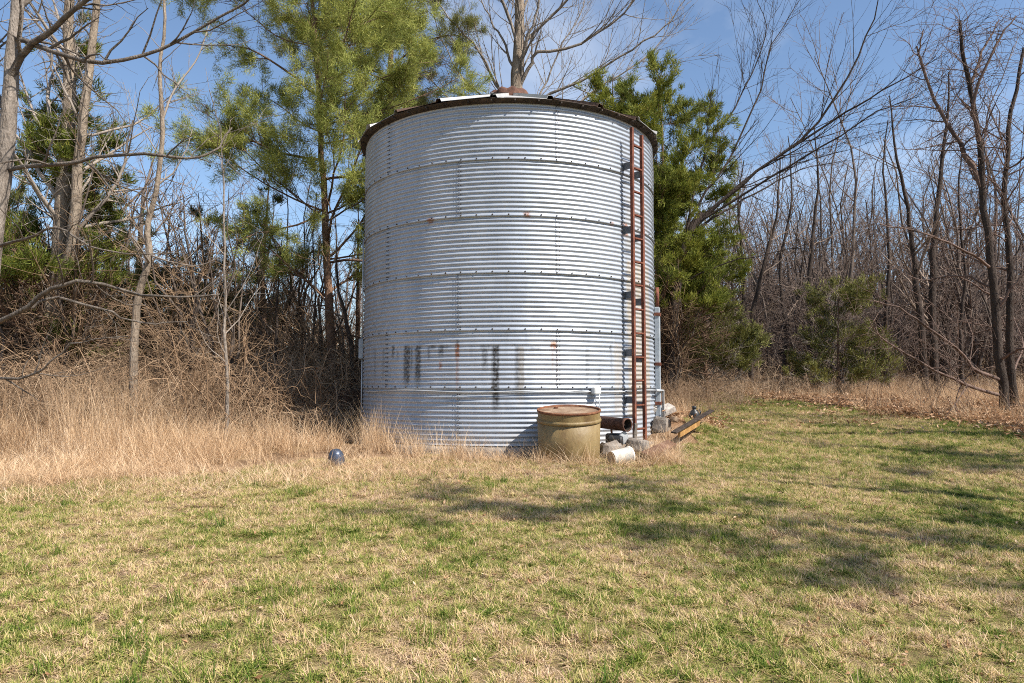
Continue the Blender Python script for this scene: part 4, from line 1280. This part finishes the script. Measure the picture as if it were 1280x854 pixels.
# 10 trees outside the frame on the right: they shade the lawn
for i, (x, y, H, r, kind) in enumerate([(10.8, 3.4, 11.0, .17, 0), (13.2, 5.6, 12.5, .2, 0), (12.2, .2, 10.0, .15, 0), (15.0, 2.0, 12, .18, 0), (16.0, 8.0, 12, .18, 0), (11.6, 9.6, 10.5, .14, 0)]):
    sk = Skel(80 + i)
    b = np.array([x, y, gz(x, y) - .15])
    rr = sk.rng
    c1 = b + np.array([rr.normal(0, .2), rr.normal(0, .2), H * .4]); c2 = b + np.array([rr.normal(-.3, .3), rr.normal(0, .4), H])
    sk.path(0, [(*b, r * 1.3), (*(b * .8 + c1 * .2), r), (*c1, r * .75), (*c2, .03)], 18, .03)
    sk.sprout(0, 1, 1.7, (.28, 1), (52, 12), (.25, .48), .45, 9, .10, .06, (.4, .6), .02, .8, 5)
    sk.sprout(1, 2, 2.4, (.2, 1), (44, 13), (.25, .5), .3, 7, .13, .04, (.4, .6), .009, .3, 2.0)
    sk.sprout(2, 3, 4.0, (.1, 1), (42, 13), (.3, .6), .2, 5, .15, .03, (.5, .7), .0055, .15, .9)
    finish(sk, "hardwood_tree", "tall bare tree beyond the right border of the lawn, shading it", M["bark_grey"], M["twig_brown"], (1, 2, 3), b, group="trees along the right border of the lawn")

for i, (wx, wy, H, rad, t0, lab) in enumerate([(8.5, 1.9, 11.0, 2.2, .36, "pine outside the frame right of the lawn, nearest the camera"), (11.2, 6.0, 8.5, 2.0, .28, "pine outside the frame at the far end of the lawn's right border")]):
    g0 = gz(wx, wy)
    pine("pine_tree", lab, None, 0, .14, rad, 90 + i, M["pine"], t0=t0, dens=3.4, per=4, keepv=.41, npt=8,
         world=[(wx, wy, g0 - .15), (wx + .05, wy, g0 + H * .3), (wx - .1, wy + .1, g0 + H * .65), (wx - .2, wy, g0 + H)])

# ------------------------------------------------------------------ the woods behind: individual bare trees from shared shapes
variants = []
for i in range(9):
    sk = Skel(200 + i)
    g = sk.rng
    H = g.uniform(7.5, 12.5); r = [.045, .06, .13, .05, .085, .04, .11, .055, .07][i]
    c1 = np.array([g.normal(0, .25), g.normal(0, .25), H * .35]); c2 = np.array([g.normal(0, .5), g.normal(0, .5), H * .7]); c3 = np.array([g.normal(0, .8), g.normal(0, .8), H])
    sk.path(0, [(0, 0, -.15, r * 1.25), (0, 0, .4, r), (*c1, r * .8), (*c2, r * .45), (*c3, .012)], 14, .03)
    sk.sprout(0, 1, 1.7, (.22, 1), (40, 12), (.18, .36), .45, 7, .10, .06, (.35, .55), .013, .5, 4)
    sk.sprout(1, 2, 3.4, (.2, 1), (42, 13), (.25, .5), .3, 5, .13, .05, (.4, .6), .007, .3, 1.6)
    sk.sprout(2, 3, 6.5, (.1, 1), (42, 13), (.35, .7), .2, 4, .15, .04, (.5, .7), .0048, .2, .9)
    sd = {0: 7, 1: 5, 2: 3, 3: 3}
    variants.append((sk.mesh("trunk", (0,), M["bark_far"], sd), sk.mesh("crown", (1, 2, 3), M["twig_far"], sd)))
# low bushy ones
bushes, brown_bushes = [], []
for i in range(4):
    sk = Skel(260 + i)
    g = sk.rng
    for j in range(6):
        a = g.uniform(0, 6.28); H = g.uniform(2.4, 4.2)
        tip = np.array([math.cos(a) * H * .3, math.sin(a) * H * .3, H])
        sk.path(0, [(.1 * math.cos(a), .1 * math.sin(a), -.1, .03), (*(tip * [.3, .3, .4]), .024), (*tip, .006)], 9, .05)
    sk.sprout(0, 1, 3.4, (.1, 1), (48, 14), (.2, .45), .3, 6, .15, .04, (.4, .6), .007, .3, 1.6)
    sk.sprout(1, 2, 7, (.1, 1), (46, 14), (.3, .6), .2, 4, .16, .02, (.5, .7), .0042, .15, .8)
    sd = {0: 5, 1: 3, 2: 3}
    bushes.append((sk.mesh("stems", (0,), M["bark_far"], sd), sk.mesh("crown", (1, 2), M["twig_far"], sd)))
    brown_bushes.append((sk.mesh("stems", (0,), M["bark_far"], sd), sk.mesh("crown", (1, 2), M["twig_tan"], sd)))

rg = np.random.default_rng(7)


def place(kind, px, depth, s, label, group):
    x = (px - 640) / FPX * depth
    z = gz(x, depth)
    src = variants if kind == "tree" else (brown_bushes if px < 640 or (px < 960 and depth < 19) else bushes)
    tm_, cm_ = src[rg.integers(len(src))]
    o = empty("woodland_tree" if kind == "tree" else "woodland_shrub", (x, depth, z - .02), rg.uniform(0, 6.28))
    o.scale = (s * rg.uniform(.85, 1.15),) * 2 + (s,)
    tag(o, label, "tree" if kind == "tree" else "shrub", group)
    mobj("trunk" if kind == "tree" else "stems", tm_, o); mobj("crown", cm_, o)


def scatter(kind, n, pxr, dr, smin, smax, label, group, power=1.0, sep=1.0):
    got = []
    tries = 0
    while len(got) < n and tries < n * 40:
        tries += 1
        px = rg.uniform(*pxr); d = dr[0] + (dr[1] - dr[0]) * rg.uniform() ** power
        x = (px - 640) / FPX * d
        if any((x - a) ** 2 + (d - b_) ** 2 < sep ** 2 for a, b_ in got): continue
        if lawn_mask(np.array([x]), np.array([d - .8]))[0] > .2: continue
        got.append((x, d))
        place(kind, px, d, rg.uniform(smin, smax), label, group)


scatter("tree", 165, (825, 1400), (23, 56), .55, 1.0, "slender bare tree in the crowded brown woods beyond the lawn, right of the bin", "woods right of the bin", .8, 1.1)
scatter("tree", 62, (-160, 455), (19, 58), .5, .95, "slender bare tree in the woods behind the dry grass, left of the bin", "woods left of the bin", .8, 1.2)
scatter("shrub", 105, (830, 1380), (21.0, 42), .6, 1.35, "brown leafless thicket shrub beneath the woods right of the bin", "thicket right of the bin", .9, .7)
scatter("shrub", 58, (-120, 450), (14.5, 34), .5, 1.0, "brown leafless thicket shrub beneath the woods left of the bin", "thicket left of the bin", .9, .7)

scatter("shrub", 64, (880, 1380), (23, 46), 1.5, 2.3, "tall many-stemmed bare thicket tree in the brown woods right of the bin", "many-stemmed thicket trees right of the bin", .9, .9)
scatter("shrub", 9, (838, 935), (16.6, 18.8), .75, 1.0, "pale tan twiggy shrub at the foot of the tall cedar right of the bin", "twiggy shrubs under the tall cedar", 1, .4)
scatter("shrub", 22, (-60, 440), (13.2, 19), .8, 1.4, "tall brown leafless thicket shrub right behind the dry grass, left of the bin", "tall thicket behind the dry grass", 1, .7)

# far wood that reads as one mass
g = np.random.default_rng(71)
sk = Skel(72)
n = 500
d = g.uniform(62, 130, n); px = g.uniform(-500, 1800, n)
x = (px - 640) / FPX * d
H = g.uniform(7.5, 13, n) * (.8 + .4 * vnoise(x, d, 14, 5, 2))
P = np.zeros((n, 6, 3)); P[:, 0] = np.stack([x, d, ground(x, d)], 1)
D = unit(np.array([[0, 0, 1.0]]) + g.normal(0, .07, (n, 3)))
for j in range(1, 6):
    D = unit(D + g.normal(0, .07, (n, 3))); P[:, j] = P[:, j - 1] + D * (H / 5)[:, None]
sk.lv[0] = [(P, np.linspace(.12, .03, 6)[None] * g.uniform(.6, 1.3, (n, 1)))]
sk.sprout(0, 1, 1.5, (.15, 1), (38, 12), (.2, .45), .4, 4, .14, .06, (.4, .6), .024, .8, 4)
sk.sprout(1, 2, 1.5, (.2, 1), (38, 12), (.3, .6), .3, 3, .14, .06, (.5, .7), .02, .5, 2)
fw = mobj("distant_woods", sk.mesh("distant_woods", (0, 1, 2), M["twig_far"], {0: 4, 1: 3, 2: 3}))
tag(fw, "distant brown leafless woods closing off the clearing", "woods", kind="stuff")

# ------------------------------------------------------------------ grass, brush and leaves (instanced clumps)
HID = {}


def blades(seed, n, spread, h, w, lean, segs=3, curl=.5, flatf=0.0, square=False):
    """one clump of blades: verts, tris/quads, per-blade tint offset"""
    g = np.random.default_rng(seed)
    r = spread * np.sqrt(g.uniform(0, 1, n)); a = g.uniform(0, 6.28, n)
    B = np.stack([r * np.cos(a), r * np.sin(a), np.full(n, -.01)], 1)
    if square:
        B[:, :2] = g.uniform(-spread, spread, (n, 2))
        if h[1] < .1: B[:, 2] = g.uniform(-.006, .012, n)
    hh = g.uniform(h[0], h[1], n)
    az = g.uniform(0, 6.28, n)
    el = np.clip(np.abs(g.normal(lean, .25, n)), 0, 1.5)
    el = np.where(g.uniform(0, 1, n) < flatf, g.uniform(1.15, 1.5, n), el)
    V = []
    side = np.stack([-np.sin(az), np.cos(az), np.zeros(n)], 1)
    tw = g.normal(0, .5, n)
    side = unit(side + np.stack([np.cos(az), np.sin(az), np.zeros(n)], 1) * tw[:, None])
    p = B.copy()
    for j in range(segs + 1):
        e = el + curl * (j / segs) * g.uniform(.3, 1.0, n)
        ww = w * (1 - (j / segs) ** 1.5 * .92)
        V.append(p - side * ww); V.append(p + side * ww)
        d = np.stack([np.sin(e) * np.cos(az), np.sin(e) * np.sin(az), np.cos(e)], 1)
        p = p + d * (hh / segs)[:, None]
    V = np.stack(V, 1)                                    # n, 2(segs+1), 3
    k = 2 * (segs + 1)
    i0 = np.arange(n)[:, None] * k
    F = np.concatenate([i0 + np.array([[2 * j, 2 * j + 1, 2 * j + 3, 2 * j + 2]]) for j in range(segs)])
    return V.reshape(-1, 3), F, np.repeat(g.normal(0, .17, n), k)


def source(cname, metas):
    c = bpy.data.collections.new(cname)
    for i, me in enumerate(metas):
        o = bpy.data.objects.new("%s_%02d" % (cname, i), me)
        c.objects.link(o)
    return c


def instancer(name, coll, P, rz, tilt, scl, idx, tint, label, cat):
    n = len(P)
    me = bpy.data.meshes.new(name)
    me.vertices.add(n); me.vertices.foreach_set("co", np.asarray(P, np.float32).ravel())
    def at(k, typ, v, key):
        a = me.attributes.new(k, typ, "POINT"); a.data.foreach_set(key, np.ascontiguousarray(v).ravel())
    at("rot", "FLOAT_VECTOR", np.stack([tilt[:, 0], tilt[:, 1], rz], 1).astype(np.float32), "vector")
    at("scl", "FLOAT_VECTOR", np.asarray(scl, np.float32), "vector")
    at("idx", "INT", np.asarray(idx, np.int32), "value")
    at("tint", "FLOAT", np.asarray(tint, np.float32), "value")
    o = mobj(name, me)
    ng = bpy.data.node_groups.new(name, "GeometryNodeTree")
    ng.interface.new_socket("Geometry", in_out="INPUT", socket_type="NodeSocketGeometry")
    ng.interface.new_socket("Geometry", in_out="OUTPUT", socket_type="NodeSocketGeometry")
    gi = ng.nodes.new("NodeGroupInput"); go = ng.nodes.new("NodeGroupOutput")
    ci = ng.nodes.new("GeometryNodeCollectionInfo")
    ci.inputs["Collection"].default_value = coll
    ci.inputs["Separate Children"].default_value = True
    ci.inputs["Reset Children"].default_value = True
    ip = ng.nodes.new("GeometryNodeInstanceOnPoints")
    ip.inputs["Pick Instance"].default_value = True
    def na(k, t):
        x = ng.nodes.new("GeometryNodeInputNamedAttribute"); x.data_type = t; x.inputs["Name"].default_value = k
        return [s for s in x.outputs if s.enabled and s.name == "Attribute"][0]
    l = ng.links.new
    l(gi.outputs[0], ip.inputs["Points"]); l(ci.outputs[0], ip.inputs["Instance"])
    l(na("idx", "INT"), ip.inputs["Instance Index"])
    er = ng.nodes.new("FunctionNodeEulerToRotation")
    l(na("rot", "FLOAT_VECTOR"), er.inputs[0]); l(er.outputs[0], ip.inputs["Rotation"])
    l(na("scl", "FLOAT_VECTOR"), ip.inputs["Scale"])
    l(ip.outputs[0], go.inputs[0])
    md = o.modifiers.new("scatter", "NODES"); md.node_group = ng
    return tag(o, label, cat, kind="stuff")


def scatter_pts(g, n, pxr, dr, mask, power=1.0, uniform_area=True):
    """random ground points seen in a pixel-column range, density falling with distance"""
    d = dr[0] + (dr[1] - dr[0]) * g.uniform(0, 1, n) ** power
    px = g.uniform(pxr[0], pxr[1], n)
    x = (px - 640) / FPX * d
    keep = g.uniform(0, 1, n) < mask(x, d)
    x, d = x[keep], d[keep]
    return x, d


def near_bin(x, y): return np.hypot(x - BX, y - BY) < BR + .16


# mown lawn: square tiles of blades laid edge to edge
def tile(seed, n, half, hu, hf, w, share_flat, flat_shift):
    g = np.random.default_rng(seed)
    nf = int(n * share_flat)
    v1, f1, t1 = blades(seed, n - nf, half, hu, w, .5, 2, .7, .1, True)
    v2, f2, t2 = blades(seed + 1000, nf, half, hf, w * .95, 1.15, 2, .35, .6, True)
    v1, v2 = clump(v1, seed), clump(v2, seed)
    return np.concatenate([v1, v2]), np.concatenate([f1, f2 + len(v1)]), np.concatenate([t1 - flat_shift * share_flat, t2 + flat_shift * (1 - share_flat)])


def clump(v, seed):
    """blades gather in tufts: height follows a fine noise"""
    b = v.reshape(-1, 6, 3)
    c = b[:, :1, :]
    k = .35 + 1.3 * sstep(.25, .75, vnoise(c[:, 0, 0], c[:, 0, 1], .07, seed, 2))
    return (c + (b - c) * k[:, None, None]).reshape(-1, 3)


def lay_tiles(g, x0, x1, y0, y1, step, mask, thr):
    """grid of tiles where mask passes, tilted to the slope of the ground"""
    X, Y = np.meshgrid(np.arange(x0, x1, step), np.arange(y0, y1, step))
    x = X.ravel() + g.uniform(-.04, .04, X.size) * step; y = Y.ravel() + g.uniform(-.04, .04, X.size) * step
    k = mask(x, y) > thr
    x, y = x[k], y[k]
    e = step * .35
    sx = (ground(x + e, y) - ground(x - e, y)) / (2 * e); sy = (ground(x, y + e) - ground(x, y - e)) / (2 * e)
    q4 = g.integers(0, 4, len(x)); rz = q4 * (math.pi / 2)
    lx = sx * np.cos(rz) + sy * np.sin(rz); ly = -sx * np.sin(rz) + sy * np.cos(rz)
    return x, y, ground(x, y), rz, np.stack([np.arctan(ly), -np.arctan(lx)], 1)


TS = .5
lawn_src = []
for i in range(6):
    v, f, tv = tile(300 + i, 8200, TS * .53, (.014, .04), (.022, .06), .0018, .72, .16)
    lawn_src.append(make_mesh("lawn_tile", v, [f], [M["grass"]], True, {"v": tv}))
lawn_c = source("lawn_tiles", lawn_src)
g = np.random.default_rng(5)


def lawn_or_edge(x, y): return np.maximum(lawn_mask(x, y), .0) * (~near_bin(x, y))


def in_view(x, y, mrg=3.0): return (np.abs(x) < .74 * np.maximum(y, 0) + mrg)


x, y, z, rz, tl = lay_tiles(g, -15, 12.5, -.6, 24.5, TS, lambda x, y: lawn_mask(x, y) * in_view(x, y) * (np.hypot(x - BX, y - BY) > BR + .1), .25)
n = len(x)
shift = .13 * np.exp(-((x + 1.6) ** 2 / 9 + (y - 8.6) ** 2 / 3.0)) + .09 * np.exp(-((x - .2) ** 2 / 6 + (y - 8.8) ** 2 / 1.2)) - .045 * sstep(2, 5, x) - .03 * sstep(-2, -4, x) * sstep(7.5, 6, y)
s = 1 + .35 * sstep(6, 14, y)
instancer("lawn_grass", lawn_c, np.stack([x, y, z], 1), rz, tl, np.stack([np.ones(n), np.ones(n), s * g.uniform(.9, 1.1, n)], 1), g.integers(0, 6, n), .50 + shift, "short patchy green and straw-coloured mown grass of the clearing", "grass")

# taller green tufts here and there
xs, ys = scatter_pts(g, 900, (-200, 1500), (2.6, 11), lambda x, y: lawn_or_edge(x, y) * (vnoise(x, y, .8, 141, 2) > .55), .8)
n = len(xs)
v, f, tv = blades(350, 30, .06, (.09, .17), .0026, .35, 4, .6)
v2, f2, tv2 = blades(351, 24, .05, (.10, .20), .0026, .3, 4, .5)
tc_ = source("tall_tufts", [make_mesh("green_tuft", v, [f], [M["grass"]], True, {"v": tv}), make_mesh("green_tuft", v2, [f2], [M["grass"]], True, {"v": tv2})])
instancer("grass_tufts", tc_, np.stack([xs, ys, ground(xs, ys)], 1), g.uniform(0, 6.28, n), g.normal(0, .1, (n, 2)), np.repeat(g.uniform(.5, 1.05, n)[:, None], 3, 1), g.integers(0, 2, n), g.uniform(.08, .36, n), "lush darker green tufts dotted over the lawn", "grass")

# tall dry grass: tiles of standing stems, tiles of bent straw, loose clumps at the edges
DT = .42
dry_src = []
for i in range(6):                                        # standing
    v, f, tv = blades(400 + i, 85, DT * .55, (.30, 1.2), .0019, .36, 4, .7, .08, True)
    v2, f2, tv2 = blades(420 + i, 170, DT * .55, (.10, .42), .0022, .6, 3, .9, .25, True)
    dry_src.append(make_mesh("dry_tile", np.concatenate([v, v2]), [np.concatenate([f, f2 + len(v)])], [M["dry_grass"]], True, {"v": np.concatenate([tv + .04, tv2])}))
for i in range(4):                                        # bent straw
    v, f, tv = blades(440 + i, 330, DT * .55, (.10, .30), .0022, .8, 3, .8, .3, True)
    dry_src.append(make_mesh("straw_tile", v, [f], [M["dry_grass"]], True, {"v": tv}))
for i in range(4):                                        # loose clumps
    v, f, tv = blades(460 + i, 34, .10, (.35, 1.0), .0022, .2, 5, .6)
    dry_src.append(make_mesh("dry_clump", v, [f], [M["dry_grass"]], True, {"v": tv}))
dry_c = source("dry_clumps", dry_src)
PX, PY, PZ, RZ, TL, HH, WW, KK = [], [], [], [], [], [], [], []


def put(x, y, z, rz, tl, h, w, k):
    PX.append(x); PY.append(y); PZ.append(z); RZ.append(rz); TL.append(tl); HH.append(h); WW.append(w); KK.append(k)


x, y, z, rz, tl = lay_tiles(g, -16, -2.2, 7.0, 14.0, DT, lambda x, y: tall_mask(x, y) * (vnoise(x, y, .55, 158, 2) > .45), .35)
deep = sstep(.2, 1.0, tall_mask(x, y - .45)) * .45 + sstep(.2, 1.0, tall_mask(x, y - 1.2)) * .3
h = (.45 + .55 * vnoise(x, y, 1.1, 151, 2)) * (.24 + deep) * np.interp(x, [-6, -4], [1.2, .95]) * np.interp(x, [-6, -4.2, -3.3, -2.6], [1.2, 1.1, .8, .7])
put(x, y, z, rz, tl, h, np.ones(len(x)), g.integers(0, 6, len(x)))
line = lambda x: np.interp(x, [-14, -8, -4, -3, -1, .3, 1], [7.4, 7.5, 7.9, 8.5, 9.1, 9.4, 9.5])
x, y, z, rz, tl = lay_tiles(g, -13, .9, 6.2, 10.6, DT, lambda x, y: np.exp(-((y - line(x)) / .85) ** 2) * np.interp(x, [-9, -3.6, -.2, .5], [.6, 1, 1, .0]) * (vnoise(x, y, .8, 152, 2) + .2) * (~near_bin(x, y)), .24)
put(x, y, z, rz, tl, g.uniform(.55, 1.0, len(x)), np.ones(len(x)), 6 + g.integers(0, 4, len(x)))
x, y, z, rz, tl = lay_tiles(g, 2.9, 17, 11, 27, DT, lambda x, y: (1 - lawn_mask(x, y)) * (vnoise(x, y, 1.6, 161, 2) > .44) * (x > 2.9) * (~near_bin(x, y)) * in_view(x, y, 1.5), .4)
put(x, y, z, rz, tl, g.uniform(.5, 1.1, len(x)), np.ones(len(x)), np.where(g.uniform(0, 1, len(x)) < .8, 6 + g.integers(0, 4, len(x)), g.integers(0, 6, len(x))))
HH[-1] = np.where(KK[-1] < 6, HH[-1] * .6, HH[-1])
# loose clumps: ragged edge of the tall stand, stalks along the bin wall, edge of the woods
x, y = scatter_pts(g, 1700, (-300, 520), (6.6, 11.5), lambda x, y: np.clip(tall_mask(x, y + .6) + .06, 0, 1) * (x < -2.0), 1)
put(x, y, ground(x, y), g.uniform(0, 6.28, len(x)), g.normal(0, .12, (len(x), 2)), g.uniform(.12, .55, len(x)) * (.55 + .9 * sstep(8.2, 10.5, y)), np.ones(len(x)), 10 + g.integers(0, 4, len(x)))
x, y = scatter_pts(g, 190, (440, 640), (9.3, 11.8), lambda x, y: (~near_bin(x, y)) * (np.hypot(x - BX, y - BY) < BR + .75), 1)
put(x, y, ground(x, y), g.uniform(0, 6.28, len(x)), g.normal(0, .12, (len(x), 2)), g.uniform(.5, 1.1, len(x)) * np.interp(x, [-3, -1.2, 0], [1.1, .72, .3]), np.ones(len(x)) * .8, 10 + g.integers(0, 4, len(x)))
x, y = scatter_pts(g, 900, (815, 1480), (12, 27), lambda x, y: np.clip(1 - lawn_mask(x, y), 0, 1) * (x > 2.9) * (~near_bin(x, y)), 1)
put(x, y, ground(x, y), g.uniform(0, 6.28, len(x)), g.normal(0, .2, (len(x), 2)), g.uniform(.3, .7, len(x)), np.ones(len(x)), 10 + g.integers(0, 4, len(x)))
# weeds round the tank, the rubble and the pail
x, y = scatter_pts(g, 420, (655, 850), (8.9, 11.2), lambda x, y: (~near_bin(x, y)) * (np.hypot(x - tx, y - ty) > TR + .04) * np.where(x < 1.2, (np.hypot(x - tx, y - ty) < TR + .22) * .9, .55), 1)
put(x, y, ground(x, y), g.uniform(0, 6.28, len(x)), g.normal(0, .3, (len(x), 2)), g.uniform(.12, .36, len(x)), np.ones(len(x)) * .8, 10 + g.integers(0, 4, len(x)))
x = cn_.location[0] + g.normal(0, .25, 16); y = cn_.location[1] - .14 + g.normal(0, .10, 16)
put(x, y, ground(x, y), g.uniform(0, 6.28, len(x)), g.normal(0, .3, (len(x), 2)), g.uniform(.08, .2, len(x)), np.ones(len(x)) * .8, 10 + g.integers(0, 4, len(x)))
x, y, z, rz, h, w, kk = [np.concatenate(a_) for a_ in (PX, PY, PZ, RZ, HH, WW, KK)]
tl = np.concatenate(TL); n = len(x)
tint = np.clip(.55 + (vnoise(x, y, 1.0, 171, 2) - .5) * .5 + g.normal(0, .05, n) - .12 * (x > 2.5), 0, 1)
instancer("dry_grass", dry_c, np.stack([x, y, z], 1), rz, tl, np.stack([w, w, h], 1), kk, tint, "tall tan dry grass standing left of the bin and along the woods' edge", "grass")

# brambles and fallen twigs under the trees
br_src = []
for i in range(5):
    sk = Skel(500 + i); gg = sk.rng
    for j in range(13):
        a = gg.uniform(0, 6.28); L_ = gg.uniform(.7, 1.7); hgt = gg.uniform(.3, 1.15)
        b0 = np.array([gg.normal(0, .3), gg.normal(0, .3), -.05])
        e = b0 + np.array([math.cos(a) * L_ * .7, math.sin(a) * L_ * .7, gg.uniform(.05, hgt)])
        mid = (b0 + e) / 2 + np.array([0, 0, hgt * .7])
        sk.path(0, [(*b0, .0075), (*mid, .006), (*e, .003)], 8, .03)
    sk.sprout(0, 1, 4, (.1, 1), (55, 16), (.2, .5), .2, 5, .2, 0, (.5, .7), .003, .15, .7)
    sk.sprout(1, 2, 5, (.1, 1), (50, 16), (.3, .5), .2, 4, .2, 0, (.5, .7), .0025, .1, .4)
    me = sk.mesh("bramble", (0, 1, 2), M["bramble"], {0: 4, 1: 3, 2: 3})
    at = me.attributes.new("v", "FLOAT", "POINT"); at.data.foreach_set("value", np.random.default_rng(i).normal(0, .08, len(me.vertices)).astype(np.float32))
    br_src.append(me)
br_c = source("brambles", br_src)
x1, y1 = scatter_pts(g, 520, (-260, 455), (11.4, 19), lambda x, y: (x < -2.7) * np.where(y < 12.5, .45, .9), 1)
x2, y2 = scatter_pts(g, 340, (812, 1500), (13, 34), lambda x, y: np.clip(1 - lawn_mask(x, y - .5) * 2, 0, 1) * (x > 3.0) * np.where(y < 17, (x > 8.6) * .8, .75), 1)
x3, y3 = scatter_pts(g, 60, (800, 930), (14.5, 19), lambda x, y: x > 2.9, 1)
x = np.concatenate([x1, x2, x3]); y = np.concatenate([y1, y2, y3]); n = len(x)
s = g.uniform(.55, 1.25, n) * np.where(x > 2, .55 + .45 * sstep(20, 25, y), 1)
instancer("bramble_thicket", br_c, np.stack([x, y, ground(x, y)], 1), g.uniform(0, 6.28, n), g.normal(0, .15, (n, 2)), np.stack([s, s, s * g.uniform(.7, 1.2, n)], 1), g.integers(0, 5, n), g.uniform(.15, .8, n), "tangled brown brambles under the trees on both sides", "brambles")

# fallen leaves
lf_src = []
for i in range(4):
    gg = np.random.default_rng(600 + i)
    V, F = [], []
    for j in range(14):
        c = np.array([gg.normal(0, .16), gg.normal(0, .16), gg.uniform(.004, .03)]); a = gg.uniform(0, 6.28); L_ = gg.uniform(.025, .05); w = L_ * gg.uniform(.3, .5)
        e = np.array(Euler((gg.normal(0, .45), gg.normal(0, .45), a)).to_matrix())
        q_ = np.array([(-L_, 0, .006), (-L_ * .2, -w, .012), (L_ * .5, -w * .7, .008), (L_, 0, .016), (L_ * .5, w * .7, .008), (-L_ * .2, w, .012), (0, 0, -.004)]) @ e.T + c
        b0 = len(V) * 7
        V.append(q_); F += [(b0 + 6, b0 + k, b0 + (k + 1) % 6) for k in range(6)]
    v = np.concatenate(V)
    lf_src.append(make_mesh("leaf_scatter", v, [np.array(F)], [M["leaf"]], False, {"v": np.repeat(gg.normal(0, .2, 14), 7)}))
lf_c = source("leaves", lf_src)
x1, y1 = scatter_pts(g, 12000, (800, 1500), (12, 32), lambda x, y: np.clip(1.05 - lawn_mask(x, y), 0.02, 1) * (x > 2.6) * (~near_bin(x, y)), 1)
x2, y2 = scatter_pts(g, 3000, (-300, 450), (11.5, 22), lambda x, y: (x < -2.6) * 1.0, 1)
x3, y3 = scatter_pts(g, 14000, (880, 1420), (11, 25), lambda x, y: (1 - lawn_mask(x, y)) * lawn_mask(x - 2.2, y - 1.6) * (x > 4.5), 1)
x = np.concatenate([x1, x2, x3]); y = np.concatenate([y1, y2, y3]); n = len(x)
instancer("leaf_litter", lf_c, np.stack([x, y, ground(x, y) + .005], 1), g.uniform(0, 6.28, n), g.normal(0, .1, (n, 2)), np.repeat(g.uniform(.8, 1.5, n)[:, None], 3, 1), g.integers(0, 4, n), np.clip(g.normal(.5, .2, n), 0, 1), "brown fallen leaves covering the woodland floor", "leaves")
# scattered single leaves on the lawn
one = []
for i in range(3):
    gg = np.random.default_rng(640 + i); L_ = .035; w = .016
    q_ = np.array([(-L_, 0, .008), (-L_ * .2, -w, .02), (L_ * .5, -w * .7, .012), (L_, 0, .022), (L_ * .5, w * .7, .012), (-L_ * .2, w, .018), (0, 0, 0)]) + gg.normal(0, .003, (7, 3))
    one.append(make_mesh("leaf", q_, [np.array([(6, k, (k + 1) % 6) for k in range(6)])], [M["leaf"]], False, {"v": np.zeros(7)}))
one_c = source("single_leaves", one)
x, y = scatter_pts(g, 2600, (-200, 1500), (2.5, 14), lambda x, y: lawn_or_edge(x, y) * (.25 + (vnoise(x, y, 1.2, 197, 2) > .5)), 1); n = len(x)
instancer("lawn_leaves", one_c, np.stack([x, y, ground(x, y) + .022], 1), g.uniform(0, 6.28, n), g.normal(0, .5, (n, 2)), np.repeat(g.uniform(.28, .7, n)[:, None], 3, 1), g.integers(0, 3, n), np.clip(g.normal(.6, .3, n), 0, 1.3), "brown and pale fallen leaves scattered over the mown grass", "leaves")
